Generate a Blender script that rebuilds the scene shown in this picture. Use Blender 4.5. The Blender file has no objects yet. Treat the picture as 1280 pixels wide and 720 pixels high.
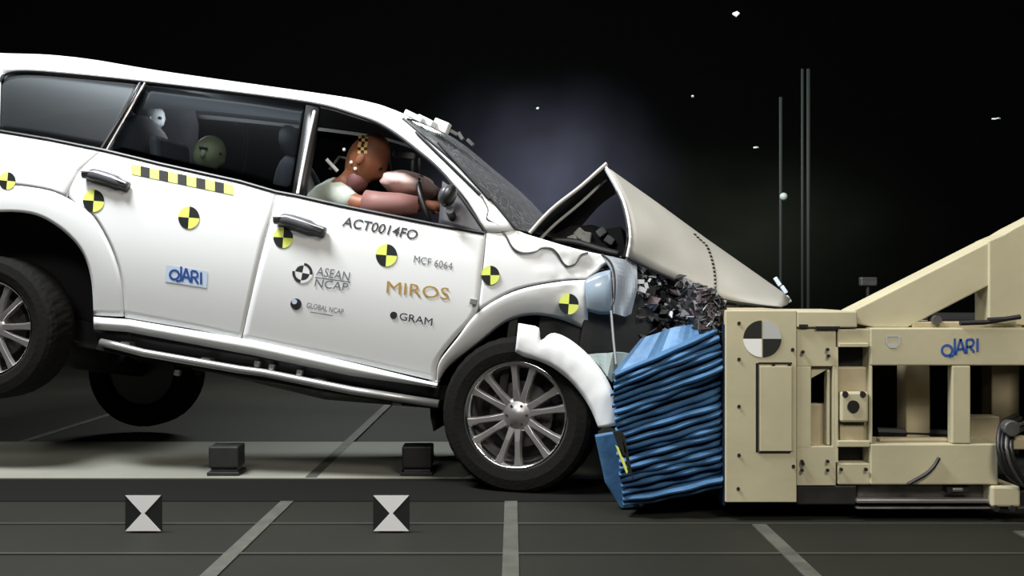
import bpy, math, random
from mathutils import Matrix, Vector, noise

S = bpy.context.scene
COL = S.collection
R = math.radians
rnd = random.Random(7)

# ------------------------------------------------------------ camera, world, lights
F = 1270.0
CAM_Z = 1.01
cd = bpy.data.cameras.new('camera')
cd.sensor_width = 36.0
cd.lens = 36.0 * F / 1280.0
cd.clip_end = 200
cam = bpy.data.objects.new('camera', cd)
cam.location = (0, 0, CAM_Z)
cam.rotation_euler = (R(90), 0, 0)
COL.objects.link(cam)
S.camera = cam

w = bpy.data.worlds.new('world')
S.world = w
w.use_nodes = True
w.node_tree.nodes['Background'].inputs[0].default_value = (0.5, 0.6, 0.55, 1)
w.node_tree.nodes['Background'].inputs[1].default_value = 0.02

S.view_settings.view_transform = 'Standard'
S.view_settings.look = 'None'
S.view_settings.gamma = 1
S.view_settings.use_curve_mapping = False
S.view_settings.exposure = 0.0


def area(name, loc, target, sx, sy, power, color):
    l = bpy.data.lights.new(name, 'AREA')
    l.shape = 'RECTANGLE'
    l.size = sx
    l.size_y = sy
    l.energy = power
    l.color = color
    o = bpy.data.objects.new(name, l)
    o.location = loc
    d = Vector(target) - Vector(loc)
    o.rotation_euler = d.to_track_quat('-Z', 'Y').to_euler()
    COL.objects.link(o)
    return o


area('key_lamp_bank', (-2.9, 3.6, 6.0), (-1.6, 5.1, 1.0), 2.6, 1.0, 840, (0.95, 0.98, 1.0))
area('side_lamp_bank', (-1.8, -0.6, 4.2), (-0.6, 5.0, 0.9), 2.0, 0.8, 85, (1.0, 0.99, 0.97))
area('rear_lamp_bank', (-1.5, 12.0, 4.6), (-1.0, 6.2, 0.2), 3.0, 1.0, 170, (0.95, 1.0, 0.92))
area('overhead_lamp_bank', (0.8, 5.2, 6.4), (0.6, 5.2, 0.5), 3.0, 1.5, 60, (1.0, 0.97, 0.93))
area('right_lamp_bank', (1.9, 0.2, 4.4), (1.4, 4.6, 0.5), 1.6, 1.0, 195, (1.0, 0.93, 0.80))

# ------------------------------------------------------------ projection helpers


def ray(px, py):
    return Vector(((px - 640.0) / F, 1.0, (360.0 - py) / F))


def at(px, py, Y):
    """world point on the plane at depth Y behind a photo pixel"""
    r = ray(px, py)
    return Vector((r.x * Y, Y, CAM_Z + r.z * Y))


CAR_ORIGIN = Vector((0.02, 5.0, 0.39))
MC = Matrix.Translation(CAR_ORIGIN) @ Matrix.Rotation(R(-9), 4, 'Z') @ Matrix.Rotation(R(9), 4, 'Y')
MI = MC.inverted()
W = 1.80
CAM_L = MI @ Vector((0, 0, CAM_Z))
R3 = MI.to_3x3()


def loc(px, py, y):
    """car-local point on the lengthwise plane y behind a photo pixel"""
    d = R3 @ ray(px, py)
    return CAM_L + d * ((y - CAM_L.y) / d.y)


YP = [(-0.6, .34), (-.3, .24), (-.1, .175), (.05, .128), (.2, .083), (.35, .045), (.5, .017), (.65, .003), (.75, .0), (.88, .014),
      (1.0, .05), (1.2, .125), (1.36, .20), (1.42, .26), (1.5, .36)]


def side_y(z):
    if z <= YP[0][0]:
        return YP[0][1]
    for (a, ya), (b, yb) in zip(YP, YP[1:]):
        if z <= b:
            t = (z - a) / (b - a)
            return ya + (yb - ya) * t
    return YP[-1][1]


def side_s(z):
    return sum(side_y(z + k * .03) for k in (-2, -1, 0, 1, 2)) / 5


def surf(px, py, off=0.0):
    y = .02
    for _ in range(7):
        p = loc(px, py, y)
        y = side_s(p.z) + off
    return loc(px, py, y)


def interp(pts, n):
    """n+1 points evenly spaced along a polyline"""
    P = [Vector(p) for p in pts]
    L = [0]
    for a, b in zip(P, P[1:]):
        L.append(L[-1] + (b - a).length)
    out = []
    for i in range(n + 1):
        s = L[-1] * i / n
        k = 0
        while k < len(P) - 2 and L[k + 1] < s:
            k += 1
        t = (s - L[k]) / max(1e-9, L[k + 1] - L[k])
        out.append(P[k].lerp(P[k + 1], min(1, max(0, t))))
    return out


def smooth_poly(pts, n=6):
    """Catmull-Rom densified polyline"""
    P = [Vector(p) for p in pts]
    if len(P) < 3:
        return P
    out = []
    for i in range(len(P) - 1):
        p0 = P[max(0, i - 1)]; p1 = P[i]; p2 = P[i + 1]; p3 = P[min(len(P) - 1, i + 2)]
        for k in range(n):
            t = k / n
            out.append(.5 * ((2 * p1) + (p2 - p0) * t + (2 * p0 - 5 * p1 + 4 * p2 - p3) * t * t + (3 * p1 - p0 - 3 * p2 + p3) * t ** 3))
    out.append(P[-1])
    return out


def coons(top, bot, left=None, right=None, n=20, m=8):
    T = interp(top, n); B = interp(bot, n)
    Lf = interp(left or [top[0], bot[0]], m)
    Rt = interp(right or [top[-1], bot[-1]], m)
    g = []
    for j in range(m + 1):
        v = j / m
        row = []
        for i in range(n + 1):
            u = i / n
            p = T[i] * (1 - v) + B[i] * v + Lf[j] * (1 - u) + Rt[j] * u
            p = p - (T[0] * (1 - u) * (1 - v) + T[n] * u * (1 - v) + B[0] * (1 - u) * v + B[n] * u * v)
            row.append(p)
        g.append(row)
    return g

# ------------------------------------------------------------ materials


def mat(name, col, rough=.5, metal=0., coat=0., noise_amt=0., noise_scale=8., bump=0., bump_scale=60., spec=.5):
    m = bpy.data.materials.new(name)
    m.use_nodes = True
    nt = m.node_tree
    b = nt.nodes['Principled BSDF']
    b.inputs['Base Color'].default_value = (*col, 1)
    b.inputs['Roughness'].default_value = rough
    b.inputs['Metallic'].default_value = metal
    b.inputs['Coat Weight'].default_value = coat
    b.inputs['Coat Roughness'].default_value = .08
    b.inputs['Specular IOR Level'].default_value = spec
    if noise_amt or bump:
        tc = nt.nodes.new('ShaderNodeTexCoord')
    if noise_amt:
        n = nt.nodes.new('ShaderNodeTexNoise')
        n.inputs['Scale'].default_value = noise_scale
        n.inputs['Detail'].default_value = 6
        nt.links.new(tc.outputs['Object'], n.inputs['Vector'])
        r = nt.nodes.new('ShaderNodeMapRange')
        r.inputs['From Min'].default_value = .3
        r.inputs['From Max'].default_value = .7
        r.inputs['To Min'].default_value = 1 - noise_amt
        r.inputs['To Max'].default_value = 1.0
        nt.links.new(n.outputs['Fac'], r.inputs['Value'])
        mx = nt.nodes.new('ShaderNodeVectorMath')
        mx.operation = 'SCALE'
        mx.inputs[0].default_value = col
        nt.links.new(r.outputs['Result'], mx.inputs['Scale'])
        nt.links.new(mx.outputs['Vector'], b.inputs['Base Color'])
    if bump:
        n2 = nt.nodes.new('ShaderNodeTexNoise')
        n2.inputs['Scale'].default_value = bump_scale
        n2.inputs['Detail'].default_value = 4
        nt.links.new(tc.outputs['Object'], n2.inputs['Vector'])
        bp = nt.nodes.new('ShaderNodeBump')
        bp.inputs['Strength'].default_value = bump
        bp.inputs['Distance'].default_value = .01
        nt.links.new(n2.outputs['Fac'], bp.inputs['Height'])
        nt.links.new(bp.outputs['Normal'], b.inputs['Normal'])
    return m


def glass(name, tint, gloss=.12, rough=.02, gcol=1.):
    m = bpy.data.materials.new(name)
    m.use_nodes = True
    nt = m.node_tree
    nt.nodes.clear()
    o = nt.nodes.new('ShaderNodeOutputMaterial')
    t = nt.nodes.new('ShaderNodeBsdfTransparent')
    t.inputs[0].default_value = (*tint, 1)
    g = nt.nodes.new('ShaderNodeBsdfGlossy')
    g.inputs['Roughness'].default_value = rough
    g.inputs['Color'].default_value = (.9 * gcol, .95 * gcol, gcol, 1)
    mx = nt.nodes.new('ShaderNodeMixShader')
    fr = nt.nodes.new('ShaderNodeFresnel')
    fr.inputs[0].default_value = 1.5
    ad = nt.nodes.new('ShaderNodeMath')
    ad.operation = 'ADD'
    ad.inputs[1].default_value = gloss
    nt.links.new(fr.outputs[0], ad.inputs[0])
    nt.links.new(ad.outputs[0], mx.inputs[0])
    nt.links.new(t.outputs[0], mx.inputs[1])
    nt.links.new(g.outputs[0], mx.inputs[2])
    nt.links.new(mx.outputs[0], o.inputs[0])
    return m


def crazed_glass():
    """broken laminated screen: glass with a diffuse white web of cracks"""
    m = glass('crazed_glass', (.42, .45, .48), .1, .15)
    nt = m.node_tree
    o = [n for n in nt.nodes if n.type == 'OUTPUT_MATERIAL'][0]
    prev = o.inputs[0].links[0].from_socket
    d = nt.nodes.new('ShaderNodeBsdfDiffuse')
    d.inputs[0].default_value = (.5, .52, .55, 1)
    tc = nt.nodes.new('ShaderNodeTexCoord')
    v = nt.nodes.new('ShaderNodeTexVoronoi')
    v.feature = 'DISTANCE_TO_EDGE'
    v.inputs['Scale'].default_value = 22
    nt.links.new(tc.outputs['Object'], v.inputs['Vector'])
    r = nt.nodes.new('ShaderNodeMapRange')
    r.inputs['From Min'].default_value = 0
    r.inputs['From Max'].default_value = .06
    r.inputs['To Min'].default_value = .34
    r.inputs['To Max'].default_value = .13
    nt.links.new(v.outputs['Distance'], r.inputs['Value'])
    mx = nt.nodes.new('ShaderNodeMixShader')
    nt.links.new(r.outputs[0], mx.inputs[0])
    nt.links.new(prev, mx.inputs[1])
    nt.links.new(d.outputs[0], mx.inputs[2])
    nt.links.new(mx.outputs[0], o.inputs[0])
    return m


M = dict(
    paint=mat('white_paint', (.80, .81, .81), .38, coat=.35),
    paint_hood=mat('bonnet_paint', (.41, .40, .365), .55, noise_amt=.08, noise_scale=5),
    under=mat('bonnet_underside', (.10, .10, .115), .7, noise_amt=.4, noise_scale=9),
    black=mat('black_trim', (.012, .012, .013), .45),
    rubber=mat('tyre_rubber', (.006, .0055, .005), .85, spec=.15, bump=.3, bump_scale=40),
    liner=mat('liner_plastic', (.026, .026, .028), .85, spec=.2),
    alloy=mat('alloy_silver', (.42, .40, .39), .32, metal=.8),
    brightalloy=mat('polished_lip', (.75, .74, .72), .15, metal=1.),
    steel=mat('dull_steel', (.16, .155, .15), .5, metal=.6, noise_amt=.5, noise_scale=12),
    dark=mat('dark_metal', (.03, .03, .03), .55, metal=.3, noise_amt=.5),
    chrome=mat('step_aluminium', (.36, .36, .35), .35, metal=.7),
    handle=mat('handle_grey', (.07, .07, .08), .35),
    handle_hi=mat('handle_edge', (.30, .30, .30), .3),
    yellow=mat('sticker_yellow', (.74, .82, .16), .5),
    sblack=mat('sticker_black', (.012, .014, .012), .5),
    white=mat('sticker_white', (.8, .8, .8), .5),
    text=mat('lettering_black', (.03, .03, .035), .5),
    textgrey=mat('lettering_grey', (.16, .16, .19), .5),
    blueprint=mat('lettering_blue', (.03, .09, .33), .5),
    bluebacks=mat('sticker_pale_blue', (.62, .72, .86), .5),
    goldprint=mat('lettering_gold', (.42, .26, .07), .5),
    cream=mat('cream_steel', (.50, .46, .31), .55, noise_amt=.16, noise_scale=3.5, bump=.08, bump_scale=25),
    cream2=mat('cream_steel_worn', (.47, .40, .26), .6, noise_amt=.3, noise_scale=6, bump=.1, bump_scale=25),
    blue=mat('honeycomb_blue', (.065, .17, .33), .5, metal=.15, noise_amt=.35, noise_scale=9, bump=.35, bump_scale=14),
    bluedark=mat('honeycomb_back', (.01, .02, .05), .5, metal=.2),
    floor=mat('floor_screed', (.0125, .0125, .0085), .7, spec=.25, noise_amt=.35, noise_scale=1.3, bump=.05, bump_scale=20),
    plate=mat('floor_plate', (.26, .26, .22), .5, noise_amt=.25, noise_scale=1.5),
    line=mat('floor_line_paint', (.085, .085, .07), .6, noise_amt=.5, noise_scale=9),
    railm=mat('rail_steel', (.05, .05, .042), .5, metal=.3),
    rail_shade=mat('rail_strip_shade', (.008, .008, .007), .95, spec=.1),
    wall=mat('black_wall', (.003, .004, .003), .95, spec=.1, noise_amt=.3),
    pole=mat('pole_grey', (.022, .03, .026), .7),
    skin=mat('dummy_vinyl_brown', (.25, .09, .04), .55, noise_amt=.15),
    armskin=mat('dummy_arm_vinyl', (.21, .095, .085), .6),
    shirt=mat('shirt_cotton', (.55, .60, .52), .85, noise_amt=.3, noise_scale=14),
    airbag=mat('airbag_nylon', (.62, .44, .40), .75, bump=.4, bump_scale=9),
    seat=mat('seat_grey', (.12, .12, .13), .85),
    interior=mat('cabin_trim', (.03, .032, .032), .8),
    childhead=mat('child_dummy_head', (.50, .54, .26), .5, noise_amt=.3, noise_scale=18),
    childsuit=mat('child_dummy_suit', (.12, .10, .26), .85),
    palegrey=mat('pale_fabric', (.42, .44, .44), .8),
    lens=mat('headlamp_lens', (.30, .37, .45), .25, coat=.6, noise_amt=.25, noise_scale=8),
    palebumper=mat('bumper_pale', (.36, .43, .41), .4),
    darkglass=glass('privacy_glass', (.20, .22, .22), .03, .5, .30),
    cleartint=glass('rear_door_glass', (.62, .65, .68), .0, .45, .02),
    crazed=crazed_glass(),
    shard=mat('shard_grey', (.17, .17, .18), .45, metal=.3),
    brownshard=mat('shard_brown', (.09, .065, .075), .6),
    folded=mat('folded_panel', (.33, .37, .42), .55, noise_amt=.15, noise_scale=6),
    frag=mat('glass_chip', (.6, .7, .65), .3),
)
# dark privacy glass has body of its own
_nt = M['darkglass'].node_tree

# ------------------------------------------------------------ mesh builder


class G:
    def __init__(s):
        s.V = []; s.F = []; s.mi = []

    def add(s, V, Fc, mi=0):
        b = len(s.V)
        s.V += [Vector(v) for v in V]
        s.F += [tuple(i + b for i in f) for f in Fc]
        s.mi += [mi] * len(Fc)
        return s

    def box(s, c, d, rot=None, mi=0):
        x, y, z = d[0] / 2, d[1] / 2, d[2] / 2
        V = [Vector(v) for v in ((-x, -y, -z), (x, -y, -z), (x, y, -z), (-x, y, -z), (-x, -y, z), (x, -y, z), (x, y, z), (-x, y, z))]
        if rot is not None:
            V = [rot @ v for v in V]
        V = [v + Vector(c) for v in V]
        return s.add(V, [(0, 3, 2, 1), (4, 5, 6, 7), (0, 1, 5, 4), (1, 2, 6, 5), (2, 3, 7, 6), (3, 0, 4, 7)], mi)

    def bx(s, x0, x1, y0, y1, z0, z1, mi=0):
        return s.box(((x0 + x1) / 2, (y0 + y1) / 2, (z0 + z1) / 2), (abs(x1 - x0), abs(y1 - y0), abs(z1 - z0)), None, mi)

    def pbox(s, px0, py0, px1, py1, Y, depth, mi=0):
        a = at(px0, py0, Y); b = at(px1, py1, Y)
        return s.bx(a.x, b.x, Y, Y + depth, b.z, a.z, mi)

    def prism(s, A, off, mi=0):
        """polygon A (3-D points, any winding) extruded by vector off"""
        n = len(A)
        A = [Vector(p) for p in A]
        B = [p + Vector(off) for p in A]
        return s.add(A + B, [tuple(range(n)), tuple(range(2 * n - 1, n - 1, -1))] +
                     [(i, i + n, (i + 1) % n + n, (i + 1) % n) for i in range(n)], mi)

    def tube(s, P, r, seg=8, mi=0, cap=True):
        P = [Vector(p) for p in P]
        n = len(P)
        rr = r if isinstance(r, (list, tuple)) else [r] * n
        V = []; Fc = []
        up = Vector((0, .13, 1)).normalized()
        for i in range(n):
            t = (P[min(n - 1, i + 1)] - P[max(0, i - 1)]).normalized()
            a = t.cross(up)
            if a.length < .05:
                a = t.cross(Vector((1, 0, 0)))
            a.normalize()
            b = a.cross(t)
            for k in range(seg):
                q = 2 * math.pi * k / seg
                V.append(P[i] + (a * math.cos(q) + b * math.sin(q)) * rr[i])
        for i in range(n - 1):
            for k in range(seg):
                Fc.append((i * seg + k, i * seg + (k + 1) % seg, (i + 1) * seg + (k + 1) % seg, (i + 1) * seg + k))
        if cap:
            Fc.append(tuple(range(seg - 1, -1, -1)))
            Fc.append(tuple(range((n - 1) * seg, n * seg)))
        return s.add(V, Fc, mi)

    def lathe(s, prof, seg=48, mi=0, mod=None):
        """profile of (r, y) turned about the y axis"""
        V = []; Fc = []
        n = len(prof)
        for k in range(seg):
            q = 2 * math.pi * k / seg
            for j, (r, y) in enumerate(prof):
                rr = r - (mod(j, k) if mod else 0)
                V.append((rr * math.cos(q), y, rr * math.sin(q)))
        for k in range(seg):
            k2 = (k + 1) % seg
            for j in range(n - 1):
                Fc.append((k * n + j, k * n + j + 1, k2 * n + j + 1, k2 * n + j))
        return s.add(V, Fc, mi)

    def grid(s, rows, mi=0, flip=False):
        m = len(rows); n = len(rows[0])
        V = [p for r in rows for p in r]
        Fc = []
        for j in range(m - 1):
            for i in range(n - 1):
                f = (j * n + i, (j + 1) * n + i, (j + 1) * n + i + 1, j * n + i + 1)
                Fc.append(f[::-1] if flip else f)
        return s.add(V, Fc, mi)

    def ball(s, c, rad, rot=None, u=20, v=12, mi=0, f=None):
        c = Vector(c)
        V = []; Fc = []
        for j in range(v + 1):
            th = math.pi * j / v
            for i in range(u):
                ph = 2 * math.pi * i / u
                d = Vector((math.sin(th) * math.cos(ph), math.sin(th) * math.sin(ph), math.cos(th)))
                p = Vector((d.x * rad[0], d.y * rad[1], d.z * rad[2]))
                if f:
                    p = f(p, d)
                if rot is not None:
                    p = rot @ p
                V.append(c + p)
        for j in range(v):
            for i in range(u):
                Fc.append((j * u + i, (j + 1) * u + i, (j + 1) * u + (i + 1) % u, j * u + (i + 1) % u))
        return s.add(V, Fc, mi)

    def build(s, name, mats, parent=None, smooth=False, bevel=0, solid=0, location=None):
        me = bpy.data.meshes.new(name)
        V = s.V
        if location is not None:
            L0 = Vector(location)
            V = [v - L0 for v in V]
        me.from_pydata([tuple(v) for v in V], [], s.F)
        if not isinstance(mats, (list, tuple)):
            mats = [mats]
        for m in mats:
            me.materials.append(m)
        me.polygons.foreach_set('material_index', s.mi)
        me.polygons.foreach_set('use_smooth', [smooth] * len(me.polygons))
        me.validate()
        o = bpy.data.objects.new(name, me)
        COL.objects.link(o)
        if parent:
            o.parent = parent
        if location is not None:
            o.location = location
        if solid:
            md = o.modifiers.new('solid', 'SOLIDIFY')
            md.thickness = solid
            md.offset = -1
        if bevel:
            md = o.modifiers.new('bevel', 'BEVEL')
            md.width = bevel
            md.segments = 2
            md.limit_method = 'ANGLE'
        return o


def empty(name, location=(0, 0, 0), rz=0):
    o = bpy.data.objects.new(name, None)
    o.location = location
    o.rotation_euler = (0, 0, rz)
    COL.objects.link(o)
    return o


def tag(o, label, cat, group=None, kind=None):
    o['label'] = label
    o['category'] = cat
    if group:
        o['group'] = group
    if kind:
        o['kind'] = kind
    return o


def structure(o):
    o['kind'] = 'structure'
    return o


def text_mesh(body, shear=0., bold=0.):
    cu = bpy.data.curves.new('txt', 'FONT')
    cu.body = body
    cu.size = 1
    cu.shear = shear
    cu.offset = bold
    cu.resolution_u = 3
    o = bpy.data.objects.new('txt', cu)
    COL.objects.link(o)
    bpy.context.view_layer.update()
    dg = bpy.context.evaluated_depsgraph_get()
    me = bpy.data.meshes.new_from_object(o.evaluated_get(dg))
    V = [v.co.copy() for v in me.vertices]
    Fc = [tuple(p.vertices) for p in me.polygons]
    bpy.data.objects.remove(o)
    bpy.data.curves.remove(cu)
    bpy.data.meshes.remove(me)
    xs = [v.x for v in V]; ys = [v.y for v in V]
    x0, x1, y0, y1 = min(xs), max(xs), min(ys), max(ys)
    V = [((v.x - x0) / (x1 - x0), (v.y - y0) / (y1 - y0)) for v in V]
    return V, Fc


def lettering(name, body, quad, fn, m, parent, shear=0., bold=0.):
    """body fitted into the quad (top-left, top-right, bottom-left) of photo pixels, laid on surface fn(px, py)"""
    V, Fc = text_mesh(body, shear, bold)
    tl, tr, bl = (Vector(q) for q in quad)
    P = []
    for u, v in V:
        q = tl + (tr - tl) * u + (bl - tl) * (1 - v)
        P.append(fn(q.x, q.y))
    g = G().add(P, Fc)
    return g.build(name, m, parent)


# ============================================================ THE HALL
g = G(); g.bx(-14, 14, -4, 17, -.1, 0)
structure(g.build('floor', M['floor']))
g = G(); g.bx(-14, 14, 16, 16.2, 0, 7.5)
structure(g.build('wall_back', M['wall']))
g = G(); g.bx(-14.2, -14, -4, 16, 0, 7.5)
structure(g.build('wall_left', M['wall']))
g = G(); g.bx(14, 14.2, -4, 16, 0, 7.5)
structure(g.build('wall_right', M['wall']))
g = G(); g.bx(-14, 14, -4.2, -4, 0, 7.5)
structure(g.build('wall_front', M['wall']))
g = G(); g.bx(-14, 14, -4, 16, 7.5, 7.7)
structure(g.build('ceiling', M['wall']))

# pale centre plate of the crash track, its near edge meets the tow-rail strip
g = G(); g.bx(-13.9, .86, 5.36, 6.6, .0, .012)
structure(g.build('trim_1', M['plate'], bevel=.004))
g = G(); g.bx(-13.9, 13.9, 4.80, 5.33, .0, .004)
structure(g.build('trim_2', M['rail_shade']))  # tow-rail strip, contact shadow painted into its dark colour
for k, (y, wd) in enumerate(((4.33, .02), (3.84, .02))):
    g = G(); g.bx(-13.9, 13.9, y, y + wd, 0, .006)
    structure(g.build('trim_%d' % (k + 3), M['railm']))
# painted metre lines running into the hall
k = 5
for x, y0, y1 in ((-3.2, 2.4, 9.5), (-1.06, 2.4, 4.79), (-1.06, 5.361, 9.5), (-.005, 2.4, 4.79), (1.05, 2.4, 4.32), (1.05, 6.2, 9.5), (2.1, 2.4, 4.2)):
    z = .0065 if y0 < 5 else .0135
    g = G(); g.bx(x - .03, x + .03, y0, y1, 0, z)
    structure(g.build('trim_%d' % k, M['line']))
    k += 1

# ============================================================ THE CAR
car = empty('car')
car.matrix_world = MC
tag(car, 'white five-door off-road car with crumpled bonnet, nose down into a blue block', 'car')


def panel(name, px_grid, m, off=0., bulge=0., solid=.03, twin=True, offfn=None, smooth=True, parent=None):
    mrows = len(px_grid) - 1
    ncols = len(px_grid[0]) - 1
    rows = []
    for j, r in enumerate(px_grid):
        row = []
        for i, p in enumerate(r):
            o = off - bulge * math.sin(math.pi * j / mrows)
            if offfn:
                o += offfn(p.x, p.y, i / ncols, j / mrows)
            row.append(surf(p.x, p.y, o))
        rows.append(row)
    o = G().grid(rows).build(name, m, parent or car, smooth=smooth, solid=solid)
    if twin:
        rows2 = [[Vector((p.x, W - p.y, p.z)) for p in r] for r in rows]
        G().grid(rows2, flip=True).build(name, m, parent or car, smooth=smooth, solid=solid)
    return rows, o


BELT = [(-235, 117), (-120, 141), (0, 164), (60, 174), (130, 188), (200, 205), (300, 227), (345, 240), (372, 245), (425, 257), (545, 281), (608, 292)]


def belt(x0, x1):
    def y(x):
        for (a, ya), (b, yb) in zip(BELT, BELT[1:]):
            if a <= x <= b:
                return ya + (yb - ya) * (x - a) / (b - a)
    return [(x0, y(x0))] + [p for p in BELT if x0 < p[0] < x1] + [(x1, y(x1))]


# rear quarter
panel('rear_quarter_panel', coons(belt(-235, 127), smooth_poly([(-238, 402), (-165, 398), (-148, 340), (-100, 268), (-45, 238), (8, 231), (60, 238), (82, 247)]),
      [(-235, 117), (-250, 250), (-238, 402)], [(127, 187.5), (98, 214), (82, 247)], 40, 14), M['paint'])
# rear arch flare
FL_T = smooth_poly([(-165, 400), (-148, 340), (-100, 268), (-45, 238), (8, 231.5), (60, 238), (84, 248), (112, 266), (136, 306), (150, 350), (154, 396)])
FL_B = smooth_poly([(-152, 402), (-138, 345), (-95, 296), (-45, 270), (2, 265), (37, 267), (62, 277), (87, 296), (104, 318), (114, 350), (117, 394)])
panel('rear_arch_flare', coons(FL_T, FL_B, n=60, m=8), M['paint'], off=.0, bulge=.003, solid=.045)
# rear door
panel('rear_door', coons(belt(128.5, 344), [(156, 397), (240, 411), (301, 423.5)], smooth_poly([(128.5, 188), (99.5, 214), (86, 248), (114, 266), (138, 306), (152, 350), (156, 397)]),
      smooth_poly([(344, 239.7), (338, 270), (321, 335), (301, 423.5)]), 34, 24), M['paint'])
# front door
panel('front_door', coons(belt(345.6, 606.5), [(302.6, 424), (440, 452), (544, 476)], smooth_poly([(345.6, 240.1), (339.6, 270), (322.6, 335), (302.6, 424)]),
      smooth_poly([(606.5, 291.5), (602, 340), (596, 390), (570, 421), (547, 452), (544, 476)]), 34, 24), M['paint'])


def crumple(px, py, u, v):
    t = max(0, (px - 655) / 140)
    t2 = max(0, (px - 600) / 195)
    n = noise.noise(Vector((px * .028, py * .035, 3.1)))
    n2 = noise.noise(Vector((px * .075, py * .07, 8.1)))
    return t * (.05 * n + .022 * n2) + .15 * t2 * t2


# front fender
panel('front_fender', coons(smooth_poly([(608, 292), (642, 288), (662, 294), (720, 311), (766, 321)]), smooth_poly([(598, 389), (640, 364), (690, 352), (735, 348)]),
      smooth_poly([(608, 292), (603.5, 340), (598, 389)]), [(766, 321), (750, 335), (735, 348)], 34, 14), M['paint'], offfn=crumple)
panel('front_arch_flare', coons(smooth_poly([(546, 476), (549, 453), (572, 422), (598, 390), (640, 365.5), (690, 353.5), (735, 349.5)]),
      smooth_poly([(548, 482), (560, 460), (598, 430), (632, 403), (665, 394), (700, 399), (735, 414)]), n=44, m=8), M['paint'], off=.0, bulge=.004, solid=.05, offfn=lambda a, b, u, v: crumple(a, b, u, v) + .055 * v * v)
# rocker moulding (bright upper edge)
panel('rocker_moulding', coons([(117, 396), (160, 399), (320, 426), (440, 453), (546, 479)], [(117, 412), (160, 415), (320, 445), (440, 470), (546, 485)], n=40, m=8), M['paint'], off=.0, bulge=.032, solid=.02)
panel('sill', coons([(117, 410), (320, 441), (548, 483)], [(124, 430), (320, 462), (548, 500)], n=20, m=3), M['black'], off=.03, solid=.03)

# roof rail + A-pillar band
ROOF = smooth_poly([(-225, 78), (-140, 66), (-60, 64), (0, 66.5), (80, 70), (180, 86), (320, 106), (430, 122), (470, 133), (503, 149), (540, 180), (585, 219), (615, 252), (644, 287)], 4)
RB = smooth_poly([(-205, 108), (-140, 92), (-60, 87), (0, 88), (35, 88.5), (170, 101), (320, 118.5), (400, 130), (445, 143), (480, 157), (520, 186), (558, 221), (585, 252), (608, 291)], 4)
rail_rows, _ = panel('roof_side_rail', coons(ROOF, RB, n=60, m=6), M['paint'], off=.0, bulge=.012, solid=.04)
panel('rail_lining', coons(ROOF, RB, n=40, m=3), M['interior'], off=.048, solid=.004)
# D pillar behind the quarter glass
panel('rear_pillar', coons([(-208, 100), (-60, 88), (3, 89)], belt(-235, -3), None, [(3, 89), (-1, 100), (-3, 163.4)], 14, 8), M['paint'], solid=.04)
# black grooves along the A-pillar
for a, b, wd in (((520, 165), (600, 243), 2.), ((548, 178), (612, 249), 1.6)):
    P = [surf(a[0] + (b[0] - a[0]) * t / 8, a[1] + (b[1] - a[1]) * t / 8, -.020) for t in range(9)]
    G().tube(P, .008, 6).build('pillar_groove', M['black'], car)
P = [surf(p.x + 1, p.y, -.005) for p in interp([(503, 148), (540, 179), (585, 218), (615, 251), (644, 286)], 14)]
G().tube(P, .007, 6).build('screen_seal', M['black'], car)

# roof skin, inner lining, windscreen


def loft_across(curve, nx, crown, fwd=0., drop=0.):
    rows = []
    for k in range(nx + 1):
        t = k / nx
        row = []
        for p in curve:
            y = p.y + (W - 2 * p.y) * t
            c = 4 * t * (1 - t)
            row.append(Vector((p.x + fwd * c, y, p.z + crown * c - drop)))
        rows.append(row)
    return rows


top_line = rail_rows[0]
iw = min(range(len(top_line)), key=lambda i: (top_line[i] - surf(503, 149)).length)
roof_curve = top_line[:iw + 1]
scr_curve = top_line[iw:]
G().grid(loft_across(roof_curve, 14, .05), flip=True).build('roof', M['paint'], car, smooth=True)
G().grid(loft_across([p + Vector((0, .03, 0)) for p in roof_curve], 10, .03, drop=.05)).build('roof_lining', M['interior'], car, smooth=True)
G().grid(loft_across(scr_curve, 14, .0, fwd=.16, drop=-.003), flip=True).build('windscreen', M['crazed'], car, smooth=True)
# tailgate
tl = surf(-225, 78); tm = surf(-236, 117, .0); tb = surf(-240, 402)
tcurve = [tl, (tl + tm) / 2 + Vector((-.02, 0, 0)), tm, (tm + tb) / 2 + Vector((-.06, 0, 0)), tb]
G().grid(loft_across(tcurve, 8, 0, fwd=-.08)).build('tailgate', M['paint'], car, smooth=True, solid=.02)
# white crumpled bits at the roof's front edge
g = G()
for (px, py, sx, sz, yy) in ((520, 147, .11, .03, .32), (535, 153, .10, .035, .36)):
    g.box(loc(px, py, yy), (sx, .10, sz), Matrix.Rotation(R(18), 3, 'Y') @ Matrix.Rotation(R(rnd.uniform(-15, 15)), 3, 'Z'))
g.build('buckled_roof_edge', M['paint'], car, bevel=.006)
g = G(); g.box(loc(552, 158, .40), (.085, .07, .06), Matrix.Rotation(R(14), 3, 'Y'))
o = g.build('roof_marker_block', M['white'], car, bevel=.006)
for px, py, a in ((568, 166, 20), (576, 170, 50), (588, 178, 35)):
    g = G(); g.box(loc(px, py, .48), (.045, .03, .018), Matrix.Rotation(R(a), 3, 'Y'))
    g.build('roof_edge_shard', M['steel'], car)

# ---- glasshouse
QG_T = smooth_poly([(-1, 104), (8, 93), (34, 89), (90, 93), (178, 103)])
panel('quarter_window', coons(QG_T, belt(-3, 131), None, [(178, 103), (131, 188)], 20, 8), M['darkglass'], off=.02, solid=.005)
panel('rear_door_window', coons([(184, 104), (320, 119), (387, 128)], belt(136, 368), None, [(387, 128), (380, 180), (368, 244)], 20, 8), M['cleartint'], off=.02, solid=.005)
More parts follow.
